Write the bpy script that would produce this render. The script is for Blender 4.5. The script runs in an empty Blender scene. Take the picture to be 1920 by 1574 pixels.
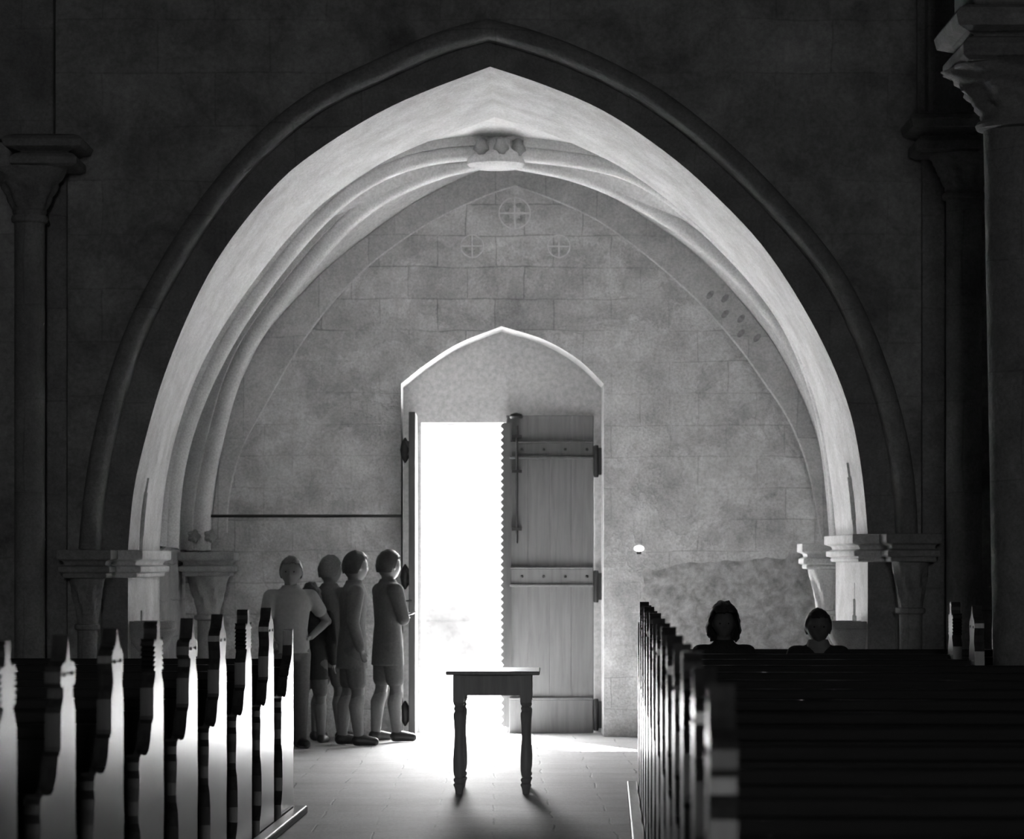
import bpy, bmesh, math, random
from mathutils import Vector, Matrix, noise
from mathutils.geometry import tessellate_polygon

random.seed(7)
S = bpy.context.scene
COL = S.collection
PI = math.pi
F = 5520.0            # focal length in pixels of the 1920x1574 frame
CX, CY, H = 935.0, 1056.0, 1.38


def P(u, v, D):
    return Vector(((u - CX) * D / F, D, H - (v - CY) * D / F))


# ------------------------------------------------------------------ materials
def new_mat(name):
    m = bpy.data.materials.new(name)
    m.use_nodes = True
    nt = m.node_tree
    return m, nt, nt.nodes['Principled BSDF']


def g(v):
    return (v, v, v, 1.0)


def ramp(nt, fac, stops):
    r = nt.nodes.new('ShaderNodeValToRGB')
    e = r.color_ramp.elements
    while len(e) < len(stops):
        e.new(0.5)
    for i, (p, c) in enumerate(stops):
        e[i].position = p
        e[i].color = g(c)
    nt.links.new(fac, r.inputs[0])
    return r.outputs[0]


def nz(nt, vec, scale, detail=6, rough=0.6, dist=0.0):
    n = nt.nodes.new('ShaderNodeTexNoise')
    n.inputs['Scale'].default_value = scale
    n.inputs['Detail'].default_value = detail
    n.inputs['Roughness'].default_value = rough
    n.inputs['Distortion'].default_value = dist
    nt.links.new(vec, n.inputs['Vector'])
    return n.outputs['Fac']


def mixc(nt, mode, fac, a, b):
    m = nt.nodes.new('ShaderNodeMix')
    m.data_type = 'RGBA'
    m.blend_type = mode
    if isinstance(fac, float):
        m.inputs[0].default_value = fac
    else:
        nt.links.new(fac, m.inputs[0])
    for k, x in ((6, a), (7, b)):
        if isinstance(x, float):
            m.inputs[k].default_value = g(x)
        else:
            nt.links.new(x, m.inputs[k])
    return m.outputs[2]


def coords(nt, plane='xyz'):
    tc = nt.nodes.new('ShaderNodeTexCoord')
    o = tc.outputs['Object']
    if plane == 'xyz':
        return o
    sp = nt.nodes.new('ShaderNodeSeparateXYZ')
    cb = nt.nodes.new('ShaderNodeCombineXYZ')
    nt.links.new(o, sp.inputs[0])
    nt.links.new(sp.outputs[plane[0].upper()], cb.inputs[0])
    nt.links.new(sp.outputs[plane[1].upper()], cb.inputs[1])
    return cb.outputs[0]


def stone(name, lo, hi, brick=None, plane='xz', bump=0.25, scale=3.0, rough=0.85, spec=0.3, mortar=0.6, patch=0.0):
    m, nt, bs = new_mat(name)
    v3 = coords(nt)
    big = nz(nt, v3, scale, 8, 0.65, 0.3)
    col = ramp(nt, big, [(0.3, lo), (0.7, hi)])
    fine = nz(nt, v3, scale * 14, 6, 0.7)
    col = mixc(nt, 'MULTIPLY', 0.55, col, ramp(nt, fine, [(0.3, 0.45), (0.65, 1.12)]))
    hgt = mixc(nt, 'MIX', 0.5, ramp(nt, big, [(0.0, 0.0), (1.0, 1.0)]), ramp(nt, fine, [(0.2, 0.0), (0.8, 1.0)]))
    if brick:
        bw, bh = brick
        v2 = coords(nt, plane)
        w = nt.nodes.new('ShaderNodeVectorMath')
        w.operation = 'ADD'
        wn = nt.nodes.new('ShaderNodeTexNoise')
        wn.inputs['Scale'].default_value = 2.3
        nt.links.new(v2, wn.inputs['Vector'])
        sc = nt.nodes.new('ShaderNodeVectorMath')
        sc.operation = 'SCALE'
        sc.inputs['Scale'].default_value = 0.05
        nt.links.new(wn.outputs['Color'], sc.inputs[0])
        nt.links.new(v2, w.inputs[0])
        nt.links.new(sc.outputs[0], w.inputs[1])
        b = nt.nodes.new('ShaderNodeTexBrick')
        b.inputs['Scale'].default_value = 1.0
        b.inputs['Brick Width'].default_value = bw
        b.inputs['Row Height'].default_value = bh
        b.inputs['Mortar Size'].default_value = 0.007
        b.inputs['Mortar Smooth'].default_value = 0.5
        b.inputs['Color1'].default_value = g(1.0)
        b.inputs['Color2'].default_value = g(0.84)
        b.inputs['Mortar'].default_value = g(mortar)
        nt.links.new(w.outputs[0], b.inputs['Vector'])
        fade = ramp(nt, nz(nt, v3, 1.1, 4, 0.6), [(0.40, 0.15), (0.6, 0.9)])
        col = mixc(nt, 'MULTIPLY', fade, col, b.outputs['Color'])
        hgt = mixc(nt, 'MULTIPLY', fade, hgt, ramp(nt, b.outputs['Fac'], [(0.0, 1.0), (1.0, 0.1)]))
    if patch:
        pn = nz(nt, v3, 1.35, 9, 0.68, 0.6)
        pm = ramp(nt, pn, [(0.535, 0.0), (0.55, 1.0)])
        ed = ramp(nt, pn, [(0.52, 0.0), (0.535, 1.0), (0.55, 0.0)])
        col = mixc(nt, 'MULTIPLY', pm, col, 1.0 - patch)
        col = mixc(nt, 'MULTIPLY', ed, col, 1.0 - patch * 1.3)
        hgt = mixc(nt, 'MULTIPLY', pm, hgt, 0.45)
    nt.links.new(col, bs.inputs['Base Color'])
    bp = nt.nodes.new('ShaderNodeBump')
    bp.inputs['Strength'].default_value = bump
    bp.inputs['Distance'].default_value = 0.03
    nt.links.new(hgt, bp.inputs['Height'])
    nt.links.new(bp.outputs[0], bs.inputs['Normal'])
    bs.inputs['Roughness'].default_value = rough
    bs.inputs['Specular IOR Level'].default_value = spec
    return m


def wood(name, lo, hi, rough=0.35, spec=0.5, axis='z', bump=0.08):
    m, nt, bs = new_mat(name)
    v = coords(nt)
    mp = nt.nodes.new('ShaderNodeMapping')
    k = {'x': (1.2, 16, 16), 'y': (16, 1.2, 16), 'z': (16, 16, 1.2)}[axis]
    mp.inputs['Scale'].default_value = k
    nt.links.new(v, mp.inputs['Vector'])
    n = nz(nt, mp.outputs[0], 1.6, 8, 0.65, 0.4)
    nt.links.new(ramp(nt, n, [(0.3, lo), (0.7, hi)]), bs.inputs['Base Color'])
    bp = nt.nodes.new('ShaderNodeBump')
    bp.inputs['Strength'].default_value = bump
    bp.inputs['Distance'].default_value = 0.01
    nt.links.new(n, bp.inputs['Height'])
    nt.links.new(bp.outputs[0], bs.inputs['Normal'])
    bs.inputs['Roughness'].default_value = rough
    bs.inputs['Specular IOR Level'].default_value = spec
    return m


def plain(name, v, rough=0.6, spec=0.4, metal=0.0, var=0.15, scale=20):
    m, nt, bs = new_mat(name)
    n = nz(nt, coords(nt), scale, 4)
    nt.links.new(ramp(nt, n, [(0.3, v * (1 - var)), (0.7, v * (1 + var))]), bs.inputs['Base Color'])
    bs.inputs['Roughness'].default_value = rough
    bs.inputs['Specular IOR Level'].default_value = spec
    bs.inputs['Metallic'].default_value = metal
    return m


M = {}
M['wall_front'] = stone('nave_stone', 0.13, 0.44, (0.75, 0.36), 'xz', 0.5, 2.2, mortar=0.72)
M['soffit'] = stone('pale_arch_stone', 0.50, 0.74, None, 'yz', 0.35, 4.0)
M['wall_back'] = stone('worn_plaster', 0.44, 0.82, (0.46, 0.25), 'xz', 0.55, 3.5, mortar=0.62, patch=0.13)
M['band'] = stone('voussoir_stone', 0.42, 0.60, (0.40, 0.8), 'xz', 0.3, 4.0, mortar=0.7)
M['niche'] = stone('smooth_plaster', 0.46, 0.56, None, 'xz', 0.12, 2.0)
M['side'] = stone('side_wall_stone', 0.36, 0.52, (0.5, 0.28), 'yz', 0.3, 3.0)
M['web'] = stone('vault_plaster', 0.62, 0.74, None, 'xz', 0.12, 3.0)
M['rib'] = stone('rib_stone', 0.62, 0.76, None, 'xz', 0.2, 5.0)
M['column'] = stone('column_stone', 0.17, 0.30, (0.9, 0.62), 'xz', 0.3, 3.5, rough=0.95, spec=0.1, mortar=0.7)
M['rubble'] = stone('rubble_patch', 0.34, 0.92, None, 'xz', 0.9, 13.0)
M['carved'] = stone('carved_stone', 0.30, 0.46, None, 'xz', 0.4, 9.0)
M['floor'] = stone('floor_slabs', 0.48, 0.64, (0.62, 0.42), 'xy', 0.22, 3.0, rough=0.6, spec=0.3, mortar=0.3)
M['ground'] = stone('pale_gravel', 0.55, 0.70, None, 'xy', 0.3, 2.0)
M['court'] = stone('ivy_clad_masonry', 0.010, 0.04, None, 'xz', 0.3, 1.2)
M['ceil'] = stone('nave_ceiling_stone', 0.07, 0.12, None, 'xy', 0.1, 1.0)
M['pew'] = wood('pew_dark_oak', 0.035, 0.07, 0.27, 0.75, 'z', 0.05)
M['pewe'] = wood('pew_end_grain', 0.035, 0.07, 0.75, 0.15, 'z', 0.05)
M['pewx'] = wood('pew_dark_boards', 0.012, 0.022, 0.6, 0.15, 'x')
M['eye'] = plain('near_black_eye', 0.015, 0.8, 0.2)  # paints the shade of finial eye holes; also colours people's eyes
M['table'] = wood('table_oak', 0.28, 0.42, 0.45, 0.4, 'z')
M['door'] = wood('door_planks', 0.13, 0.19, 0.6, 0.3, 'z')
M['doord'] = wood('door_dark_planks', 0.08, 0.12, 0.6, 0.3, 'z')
M['frame'] = plain('door_frame_paint', 0.42, 0.6, 0.4, 0, 0.1)
M['iron'] = plain('wrought_iron', 0.045, 0.55, 0.5, 0.6)
M['white'] = plain('white_porcelain', 0.85, 0.3, 0.5, 0, 0.03)
M['plat'] = wood('platform_boards', 0.10, 0.20, 0.45, 0.4, 'y')
M['skin'] = plain('skin', 0.12, 0.55, 0.4, 0, 0.08)
M['hair'] = plain('dark_hair', 0.03, 0.6, 0.4, 0, 0.3, 90)
M['hair2'] = plain('mid_hair', 0.09, 0.6, 0.4, 0, 0.3, 90)
M['coat'] = plain('grey_wool', 0.11, 0.9, 0.15, 0, 0.15, 60)
M['coat2'] = plain('dark_wool', 0.10, 0.9, 0.15, 0, 0.15, 60)
M['coat3'] = plain('black_wool', 0.03, 0.9, 0.15, 0, 0.15, 60)
M['shirt'] = plain('pale_cotton', 0.22, 0.85, 0.2, 0, 0.08, 40)
M['sock'] = plain('grey_sock', 0.20, 0.9, 0.1, 0, 0.1, 60)
M['shoe'] = plain('dark_leather', 0.03, 0.4, 0.5, 0, 0.1)
M['paint'] = plain('faded_dark_pigment', 0.40, 0.9, 0.1, 0, 0.3, 30)
M['paintd'] = plain('dark_pigment', 0.27, 0.9, 0.1, 0, 0.3, 30)
M['paintl'] = plain('faded_pale_pigment', 0.68, 0.9, 0.1, 0, 0.15, 30)
M['lead'] = plain('lead_came', 0.05, 0.5, 0.4, 0.3)


# ------------------------------------------------------------------ helpers
def tag(o, label=None, cat=None, group=None, kind=None):
    if label: o['label'] = label
    if cat: o['category'] = cat
    if group: o['group'] = group
    if kind: o['kind'] = kind
    return o


def link(name, me, mat=None, parent=None):
    o = bpy.data.objects.new(name, me)
    COL.objects.link(o)
    if mat is not None:
        me.materials.clear()
        me.materials.append(mat)
    if parent is not None:
        o.parent = parent
    return o


def obj(name, bm, mat=None, parent=None, smooth=False, ang=35):
    me = bpy.data.meshes.new(name)
    bmesh.ops.recalc_face_normals(bm, faces=bm.faces)
    bm.to_mesh(me)
    bm.free()
    if smooth:
        for p in me.polygons:
            p.use_smooth = True
        try:
            me.set_sharp_from_angle(angle=math.radians(ang))
        except Exception:
            pass
    return link(name, me, mat, parent)


def empty(name, loc, rz=0.0):
    o = bpy.data.objects.new(name, None)
    COL.objects.link(o)
    o.location = loc
    o.rotation_euler = (0, 0, rz)
    o.empty_display_size = 0.1
    return o


def box(bm, x0, x1, y0, y1, z0, z1):
    vs = [bm.verts.new((x, y, z)) for x in (x0, x1) for y in (y0, y1) for z in (z0, z1)]
    for f in ((0, 1, 3, 2), (4, 6, 7, 5), (0, 4, 5, 1), (2, 3, 7, 6), (0, 2, 6, 4), (1, 5, 7, 3)):
        bm.faces.new([vs[i] for i in f])
    return vs


def bevel(o, w=0.006, seg=2):
    m = o.modifiers.new('bevel', 'BEVEL')
    m.width = w
    m.segments = seg
    m.limit_method = 'ANGLE'
    m.angle_limit = math.radians(35)
    return o


def lathe(bm, c, prof, n=24, close=True):
    """prof: list of (r, z) relative to centre c"""
    rings = []
    for r, z in prof:
        rings.append([bm.verts.new((c[0] + r * math.cos(2 * PI * k / n), c[1] + r * math.sin(2 * PI * k / n), c[2] + z)) for k in range(n)])
    for a, b in zip(rings, rings[1:]):
        for k in range(n):
            bm.faces.new([a[k], a[(k + 1) % n], b[(k + 1) % n], b[k]])
    if close:
        bm.faces.new(list(reversed(rings[0])))
        bm.faces.new(rings[-1])


def ringloft(bm, rings, close=True):
    R = [[bm.verts.new(p) for p in r] for r in rings]
    n = len(R[0])
    for a, b in zip(R, R[1:]):
        for k in range(n):
            bm.faces.new([a[k], a[(k + 1) % n], b[(k + 1) % n], b[k]])
    if close:
        bm.faces.new(list(reversed(R[0])))
        bm.faces.new(R[-1])


def frames(pts, up=Vector((0, 1, 0))):
    out = []
    for i in range(len(pts)):
        a = pts[max(0, i - 1)]
        b = pts[min(len(pts) - 1, i + 1)]
        t = (b - a).normalized()
        s = t.cross(up)
        if s.length < 1e-4:
            s = t.cross(Vector((1, 0, 0)))
        s.normalize()
        out.append((t, s, s.cross(t).normalized()))
    return out


def sweep(bm, pts, prof, up=Vector((0, 1, 0)), closed_prof=True, caps=True):
    """prof: list of (a, b): a along side vector, b along second vector; up is the hint axis"""
    rings = []
    for p, (t, s, w) in zip(pts, frames(pts, up)):
        rings.append([p + s * a + w * b for a, b in prof])
    R = [[bm.verts.new(q) for q in r] for r in rings]
    n = len(prof)
    for a, b in zip(R, R[1:]):
        for k in range(n if closed_prof else n - 1):
            bm.faces.new([a[k], a[(k + 1) % n], b[(k + 1) % n], b[k]])
    if caps and closed_prof:
        bm.faces.new(list(reversed(R[0])))
        bm.faces.new(R[-1])


def circ(r, n=12):
    return [(r * math.cos(2 * PI * k / n), r * math.sin(2 * PI * k / n)) for k in range(n)]


def catmull(pts, n):
    """resample a polyline smoothly into n points, even by length"""
    q = [Vector(p) for p in pts]
    q = [q[0] * 2 - q[1]] + q + [q[-1] * 2 - q[-2]]
    dense = []
    for i in range(1, len(q) - 2):
        p0, p1, p2, p3 = q[i - 1], q[i], q[i + 1], q[i + 2]
        for k in range(20):
            t = k / 20
            dense.append(0.5 * ((2 * p1) + (p2 - p0) * t + (2 * p0 - 5 * p1 + 4 * p2 - p3) * t * t + (3 * p1 - p0 - 3 * p2 + p3) * t ** 3))
    dense.append(q[-2])
    L = [0.0]
    for a, b in zip(dense, dense[1:]):
        L.append(L[-1] + (b - a).length)
    out = []
    j = 0
    for k in range(n):
        s = L[-1] * k / (n - 1)
        while j < len(L) - 2 and L[j + 1] < s:
            j += 1
        f = (s - L[j]) / max(1e-9, L[j + 1] - L[j])
        out.append(dense[j].lerp(dense[j + 1], min(1, f)))
    return out


def smooth_poly(pts, it=2):
    for _ in range(it):
        pts = [pts[0]] + [(pts[i - 1] + 2 * pts[i] + pts[i + 1]) / 4 for i in range(1, len(pts) - 1)] + [pts[-1]]
    return pts


def ring_face(bm, outer, inner):
    """planar face between two loops"""
    es = []
    for loop in (outer, inner):
        vs = [bm.verts.new(p) for p in loop]
        for k in range(len(vs)):
            es.append(bm.edges.new((vs[k], vs[(k + 1) % len(vs)])))
    bmesh.ops.triangle_fill(bm, edges=es, use_beauty=True)


def curve(px, D, n):
    return smooth_poly([P(p[0], p[1], D) for p in catmull([(a, b, 0) for a, b in px], n)])


def arch(left, right, D, n=44):
    """full arch polyline left spring -> apex -> right spring; left and right listed from spring to apex"""
    L = curve(left, D, n)
    R = curve(right, D, n)
    return L + list(reversed(R))[1:]


# measured outlines, each at its own distance
YF, YR, YB, YN, YO = 19.8, 21.4, 23.35, 23.9, 24.15
YW = 19.68
A_front = arch([(240, 1032), (250, 920), (271, 829), (306, 708), (358, 579), (414, 475), (487, 380), (546, 318), (587, 288), (642, 251), (729, 201), (816, 164), (919, 125)],
               [(1627, 1002), (1617, 891), (1592, 764), (1535, 628), (1436, 468), (1324, 350), (1267, 300), (1198, 249), (1120, 201), (1015, 157), (919, 125)], YF)
A_rear = arch([(299, 1032), (304, 963), (314, 885), (340, 782), (379, 682), (440, 579), (520, 471), (600, 385), (695, 318), (734, 295), (821, 258), (928, 220)],
              [(1567, 1002), (1559, 915), (1540, 797), (1507, 689), (1460, 595), (1385, 500), (1300, 415), (1230, 358), (1163, 312), (1095, 279), (1015, 245), (928, 220)], YR)
A_hood = arch([(185, 1032), (196, 920), (219, 795), (267, 639), (340, 497), (418, 380), (500, 286), (603, 203), (711, 151), (821, 100), (914, 73)],
              [(1683, 1002), (1676, 891), (1648, 760), (1601, 628), (1535, 506), (1413, 365), (1323, 280), (1221, 201), (1111, 141), (1005, 98), (914, 73)], YW)
A_wall = arch([(396, 1032), (399, 970), (414, 848), (430, 764), (467, 686), (497, 627), (585, 531), (633, 487), (740, 405), (819, 358), (902, 318), (945, 306)],
              [(1564, 1040), (1560, 1000), (1540, 850), (1500, 740), (1448, 641), (1391, 569), (1333, 504), (1293, 468), (1220, 417), (1110, 348), (1010, 314), (945, 306)], YB)
A_line = arch([(425, 1000), (427, 937), (449, 848), (493, 767), (560, 650), (620, 570), (691, 497), (775, 435), (850, 393), (928, 359), (966, 348)],
              [(1541, 1010), (1539, 1000), (1516, 877), (1478, 782), (1436, 721), (1394, 660), (1326, 580), (1293, 548), (1227, 490), (1129, 417), (1037, 373), (966, 348)], YB)

XL, XR = A_rear[0].x, A_rear[-1].x
SX0, SX1 = XL - 0.02, 2.72

# ------------------------------------------------------------------ shell of the nave
NX, NY0, NZ = 6.5, -22.0, 8.5


def quad(name, pts, mat, label, cat):
    bm = bmesh.new()
    bm.faces.new([bm.verts.new(p) for p in pts])
    return tag(obj(name, bm, mat), label, cat, kind='structure')


def slab(name, x0, x1, y0, y1, z0, z1, mat, label, cat):
    bm = bmesh.new()
    box(bm, x0, x1, y0, y1, z0, z1)
    return tag(obj(name, bm, mat), label, cat, kind='structure')


slab('floor', -NX, NX, NY0, YO, -0.2, 0.0, M['floor'], 'worn stone slab floor running from the pews up to the doorway', 'floor')
slab('ceiling', -NX, NX, NY0, YO, NZ, NZ + 0.2, M['ceil'], 'plain stone ceiling high over the nave', 'ceiling')
slab('wall_left', -NX - 0.2, -NX, NY0, YO, -0.2, NZ + 0.2, M['wall_front'], 'stone nave wall beyond the pews with bright aisle ends', 'wall')
slab('wall_right', NX, NX + 0.2, NY0, YO, -0.2, NZ + 0.2, M['wall_front'], 'stone nave wall beyond the pews where two people sit', 'wall')

# rear wall of the nave (behind the viewer) with an added glowing window as fill light
bm = bmesh.new()
WX0, WX1, WZ0, WZ1 = -1.6, 1.6, 3.4, 7.8
ring_face(bm, [(-NX, NY0, 0), (NX, NY0, 0), (NX, NY0, NZ), (-NX, NY0, NZ)],
          [(WX0, NY0, WZ0), (WX1, NY0, WZ0), (WX1, NY0, WZ1), (WX0, NY0, WZ1)])
tag(obj('wall_rear', bm, M['wall_front']), 'stone end wall of the nave around the added glowing fill window', 'wall', kind='structure')
FILL_STRENGTH = 5.0
m, nt, bs = new_mat('fill_glow_glass')
bs.inputs['Base Color'].default_value = g(0.3)
bs.inputs['Emission Color'].default_value = g(1.0)
bs.inputs['Emission Strength'].default_value = FILL_STRENGTH  # invented glowing pane, tuned to fill the dark nave with light
M['fill_glow'] = m
m, nt, bs = new_mat('added_glow_white')
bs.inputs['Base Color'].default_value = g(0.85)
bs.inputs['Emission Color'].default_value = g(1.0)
bs.inputs['Emission Strength'].default_value = 0.35  # glow added so the white wall fitting reads bright
M['fitment'] = m
w = empty('fill_window', (0, NY0, WZ0))
tag(w, 'added unseen glowing window that fills the nave with light', 'window', kind='structure')
bm = bmesh.new(); box(bm, WX0, WX1, -0.06, -0.04, 0, WZ1 - WZ0); obj('pane', bm, M['fill_glow'], w)
bm = bmesh.new()
for k in range(5):
    x = WX0 + (WX1 - WX0) * k / 4
    box(bm, x - 0.03, x + 0.03, -0.03, 0.03, 0, WZ1 - WZ0)
for k in range(8):
    z = (WZ1 - WZ0) * k / 7
    box(bm, WX0, WX1, -0.02, 0.02, z - 0.015, z + 0.015)
obj('lead_bars', bm, M['lead'], w)

# ------------------------------------------------------------------ arch wall
def down(c, z=0.0):
    """close an arch polyline down to z as a loop"""
    return [Vector((c[0].x, c[0].y, z))] + list(c) + [Vector((c[-1].x, c[-1].y, z))]


bm = bmesh.new()
L = down(A_hood)
o_ = [Vector((-NX, YW, 0)), Vector((-NX, YW, NZ)), Vector((NX, YW, NZ)), Vector((NX, YW, 0))]
loop = o_ + list(reversed(L))
vs = [bm.verts.new(p) for p in loop]
es = [bm.edges.new((vs[k], vs[(k + 1) % len(vs)])) for k in range(len(vs))]
bmesh.ops.triangle_fill(bm, edges=es, use_beauty=True)
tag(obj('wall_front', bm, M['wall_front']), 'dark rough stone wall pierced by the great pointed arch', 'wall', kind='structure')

# the arch itself: step, recessed front order, pale soffit with its stop grooves
arch_o = empty('trim_1', (0, YF, 0))
tag(arch_o, 'great pointed stone arch with pale brightly lit underside', 'arch', kind='structure')


def addjamb(c, k=14):
    a = [Vector((c[0].x, c[0].y, c[0].z * i / k)) for i in range(k)]
    b = [Vector((c[-1].x, c[-1].y, c[-1].z * (k - 1 - i) / k)) for i in range(k)]
    return a + list(c) + b


bm = bmesh.new()
fo, hi_ = addjamb(A_front), addjamb(A_hood)
n = len(fo)
off = Vector((0, -YF, 0))
v1 = [bm.verts.new(p + off) for p in hi_]
v2 = [bm.verts.new(Vector((p.x, YF, p.z)) + off) for p in hi_]
v3 = [bm.verts.new(p + off) for p in fo]
for a, b in ((v1, v2), (v2, v3)):
    for k in range(n - 1):
        bm.faces.new([a[k], a[k + 1], b[k + 1], b[k]])
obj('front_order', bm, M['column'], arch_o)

re_ = addjamb(A_rear)
NA = len(A_front)
fr = sorted(set([i / 12 for i in range(13)] + [0.30] + [0.31 + 0.008 * q for q in range(24)]))
bm = bmesh.new()
grid = []
for i in range(n):
    left = i < n / 2
    a, b = fo[i], re_[i]
    z = a.z
    zs = A_front[0].z if left else A_front[-1].z
    nv = Vector((-1 if left else 1, 0, 0))
    row = []
    hh = (z - zs)
    wd = 0.0
    if -0.02 < hh < 0.47:
        s = (hh + 0.02) / 0.49
        wd = 0.066 * math.sin(PI * s) ** 0.8
    elif hh < -0.43:
        wd = min(0.10, (-0.43 - hh) * 0.25)
    for f_ in fr:
        c = 0.40 - (0.02 if hh > 0 else 0.0)
        d = 0.0
        if wd > 0 and abs(f_ - c) < wd:
            d = 0.55
        row.append(bm.verts.new(a.lerp(b, f_) + nv * d + off))
    grid.append(row)
for r0, r1 in zip(grid, grid[1:]):
    for k in range(len(fr) - 1):
        bm.faces.new([r0[k], r0[k + 1], r1[k + 1], r1[k]])
obj('soffit', bm, M['soffit'], arch_o, smooth=True, ang=25)

# hood mould: roll around the arch
bm = bmesh.new()
prof = []
ctr = []
hd = A_hood
fm = frames(hd)
mid = [p + Vector((0, -0.01, 0)) for p in hd]
cenx = -0.05
rp = []
for p, (t, s, w_) in zip(mid, fm):
    outw = s if s.dot(Vector((p.x - cenx, 0, p.z - 2.0))) > 0 else -s
    rp.append((p, outw))
R = []
for p, ow in rp:
    ring = []
    for k in range(11):
        a = PI * k / 10
        ring.append(bm.verts.new(p + ow * (0.068 - 0.068 * math.cos(a)) + Vector((0, 0.012 - 0.085 * math.sin(a), 0))))
    ring.append(bm.verts.new(p + ow * 0.15 + Vector((0, 0.012, 0))))
    R.append(ring)
for a, b in zip(R, R[1:]):
    for k in range(len(a) - 1):
        bm.faces.new([a[k], a[k + 1], b[k + 1], b[k]])
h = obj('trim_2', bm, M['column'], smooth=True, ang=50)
tag(h, 'dark rounded hood moulding framing the great arch', 'moulding', kind='structure')


# ------------------------------------------------------------------ imposts and capitals
def block_loft(bm, x0, x1, y0, y1, levels):
    """levels: (z, protrusion on all sides)"""
    rings = []
    for z, p in levels:
        rings.append([(x0 - p, y0 - p, z), (x1 + p, y0 - p, z), (x1 + p, y1 + p, z), (x0 - p, y1 + p, z)])
    ringloft(bm, rings)


IMP = [(0.0, -0.01), (-0.0, 0.10), (-0.062, 0.10), (-0.075, 0.055), (-0.10, 0.045), (-0.112, 0.088), (-0.148, 0.088), (-0.155, 0.05), (-0.165, 0.06), (-0.185, 0.055), (-0.19, -0.01)]


def levels(z, k=1.0, s=1.0):
    return [(z + a * s, b * k) for a, b in IMP]


def impost(name, x0, x1, y0, y1, z, label):
    e = empty(name, ((x0 + x1) / 2, (y0 + y1) / 2, z - 0.2))
    bm = bmesh.new()
    block_loft(bm, x0, x1, y0, y1, levels(z))
    bmesh.ops.translate(bm, verts=bm.verts, vec=-Vector(e.location))
    bevel(obj('moulding', bm, M['soffit'], e), 0.012, 3)
    tag(e, label, 'impost', kind='structure')


zl, zr = A_front[0].z, A_front[-1].z
impost('trim_3', -2.70, A_rear[0].x - 0.02, YF + 0.02, YR - 0.05, zl, 'moulded stone impost on the jamb behind the carved pew finials')
impost('trim_4', A_rear[-1].x + 0.02, 2.72, YF + 0.02, YR - 0.05, zr, 'bright moulded stone impost above the seated people')


def colonnette(name, cx, cy, z, hw, r, label, leafy=True, zbot=0.0, mat='column'):
    e = empty(name, (cx, cy, zbot))
    bm = bmesh.new()
    block_loft(bm, -hw, hw, -hw, hw, [(a - zbot, b * 0.8) for a, b in levels(z)])
    bevel(obj('abacus', bm, M[mat], e), 0.008, 2)
    bm = bmesh.new()
    zz = z - 0.19 - zbot
    prof = []
    for k in range(13):
        t = k / 12
        prof.append((r * 1.05 + (hw * 1.15 - r) * (t ** 1.7), zz - 0.30 + 0.30 * t))
    lathe(bm, (0, 0, 0), [(r * 1.0, zz - 0.345), (r * 1.28, zz - 0.335), (r * 1.32, zz - 0.32), (r * 1.28, zz - 0.305)] + prof, 28)
    if leafy:
        for v in bm.verts:
            if v.co.z > zz - 0.29:
                a = math.atan2(v.co.y, v.co.x)
                t = (v.co.z - zz + 0.3) / 0.3
                q = 1 + 0.16 * math.sin(7 * a + 5 * t) * math.sin(PI * t) + 0.08 * math.sin(14 * a)
                v.co.x *= q; v.co.y *= q
    obj('bell', bm, M[mat], e, smooth=True, ang=45)
    bm = bmesh.new()
    ztop = zz - 0.34
    lathe(bm, (0, 0, 0), [(r * 1.7, 0), (r * 1.7, 0.10), (r * 1.35, 0.13), (r * 1.5, 0.17), (r * 1.05, 0.21), (r, 0.24), (r, ztop * 0.5), (r, ztop)], 28)
    obj('shaft', bm, M[mat], e, smooth=True, ang=40)
    tag(e, label, 'column', kind='structure')
    return e


def cxu(u, D):
    return (u - CX) * D / F


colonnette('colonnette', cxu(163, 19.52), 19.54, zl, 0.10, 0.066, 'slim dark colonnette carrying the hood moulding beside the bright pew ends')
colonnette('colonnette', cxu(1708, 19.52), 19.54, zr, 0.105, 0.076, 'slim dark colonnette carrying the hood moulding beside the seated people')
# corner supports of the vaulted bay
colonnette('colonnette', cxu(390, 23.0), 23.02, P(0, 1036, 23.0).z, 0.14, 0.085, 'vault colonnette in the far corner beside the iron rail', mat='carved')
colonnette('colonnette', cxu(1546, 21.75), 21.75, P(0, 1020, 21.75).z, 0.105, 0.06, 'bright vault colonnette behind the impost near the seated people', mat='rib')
# curled leaf stops at the foot of the corner rib
st = empty('leaf_stop', (cxu(380, 22.95), 22.93, P(0, 1036, 22.95).z))
tag(st, 'pair of curled stone leaves where the corner vault rib begins', 'carving', kind='structure')
for u in (364, 395):
    bm = bmesh.new()
    bmesh.ops.create_uvsphere(bm, u_segments=16, v_segments=10, radius=0.05)
    for v in bm.verts:
        a = math.atan2(v.co.z, v.co.x)
        v.co *= 1 + 0.14 * math.cos(5 * a)
    bmesh.ops.translate(bm, verts=bm.verts, vec=(cxu(u, 22.9) - st.location.x, -0.05, P(0, 1006, 22.9).z - st.location.z))
    obj('leaf_curl', bm, M['carved'], st, smooth=True)

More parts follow.
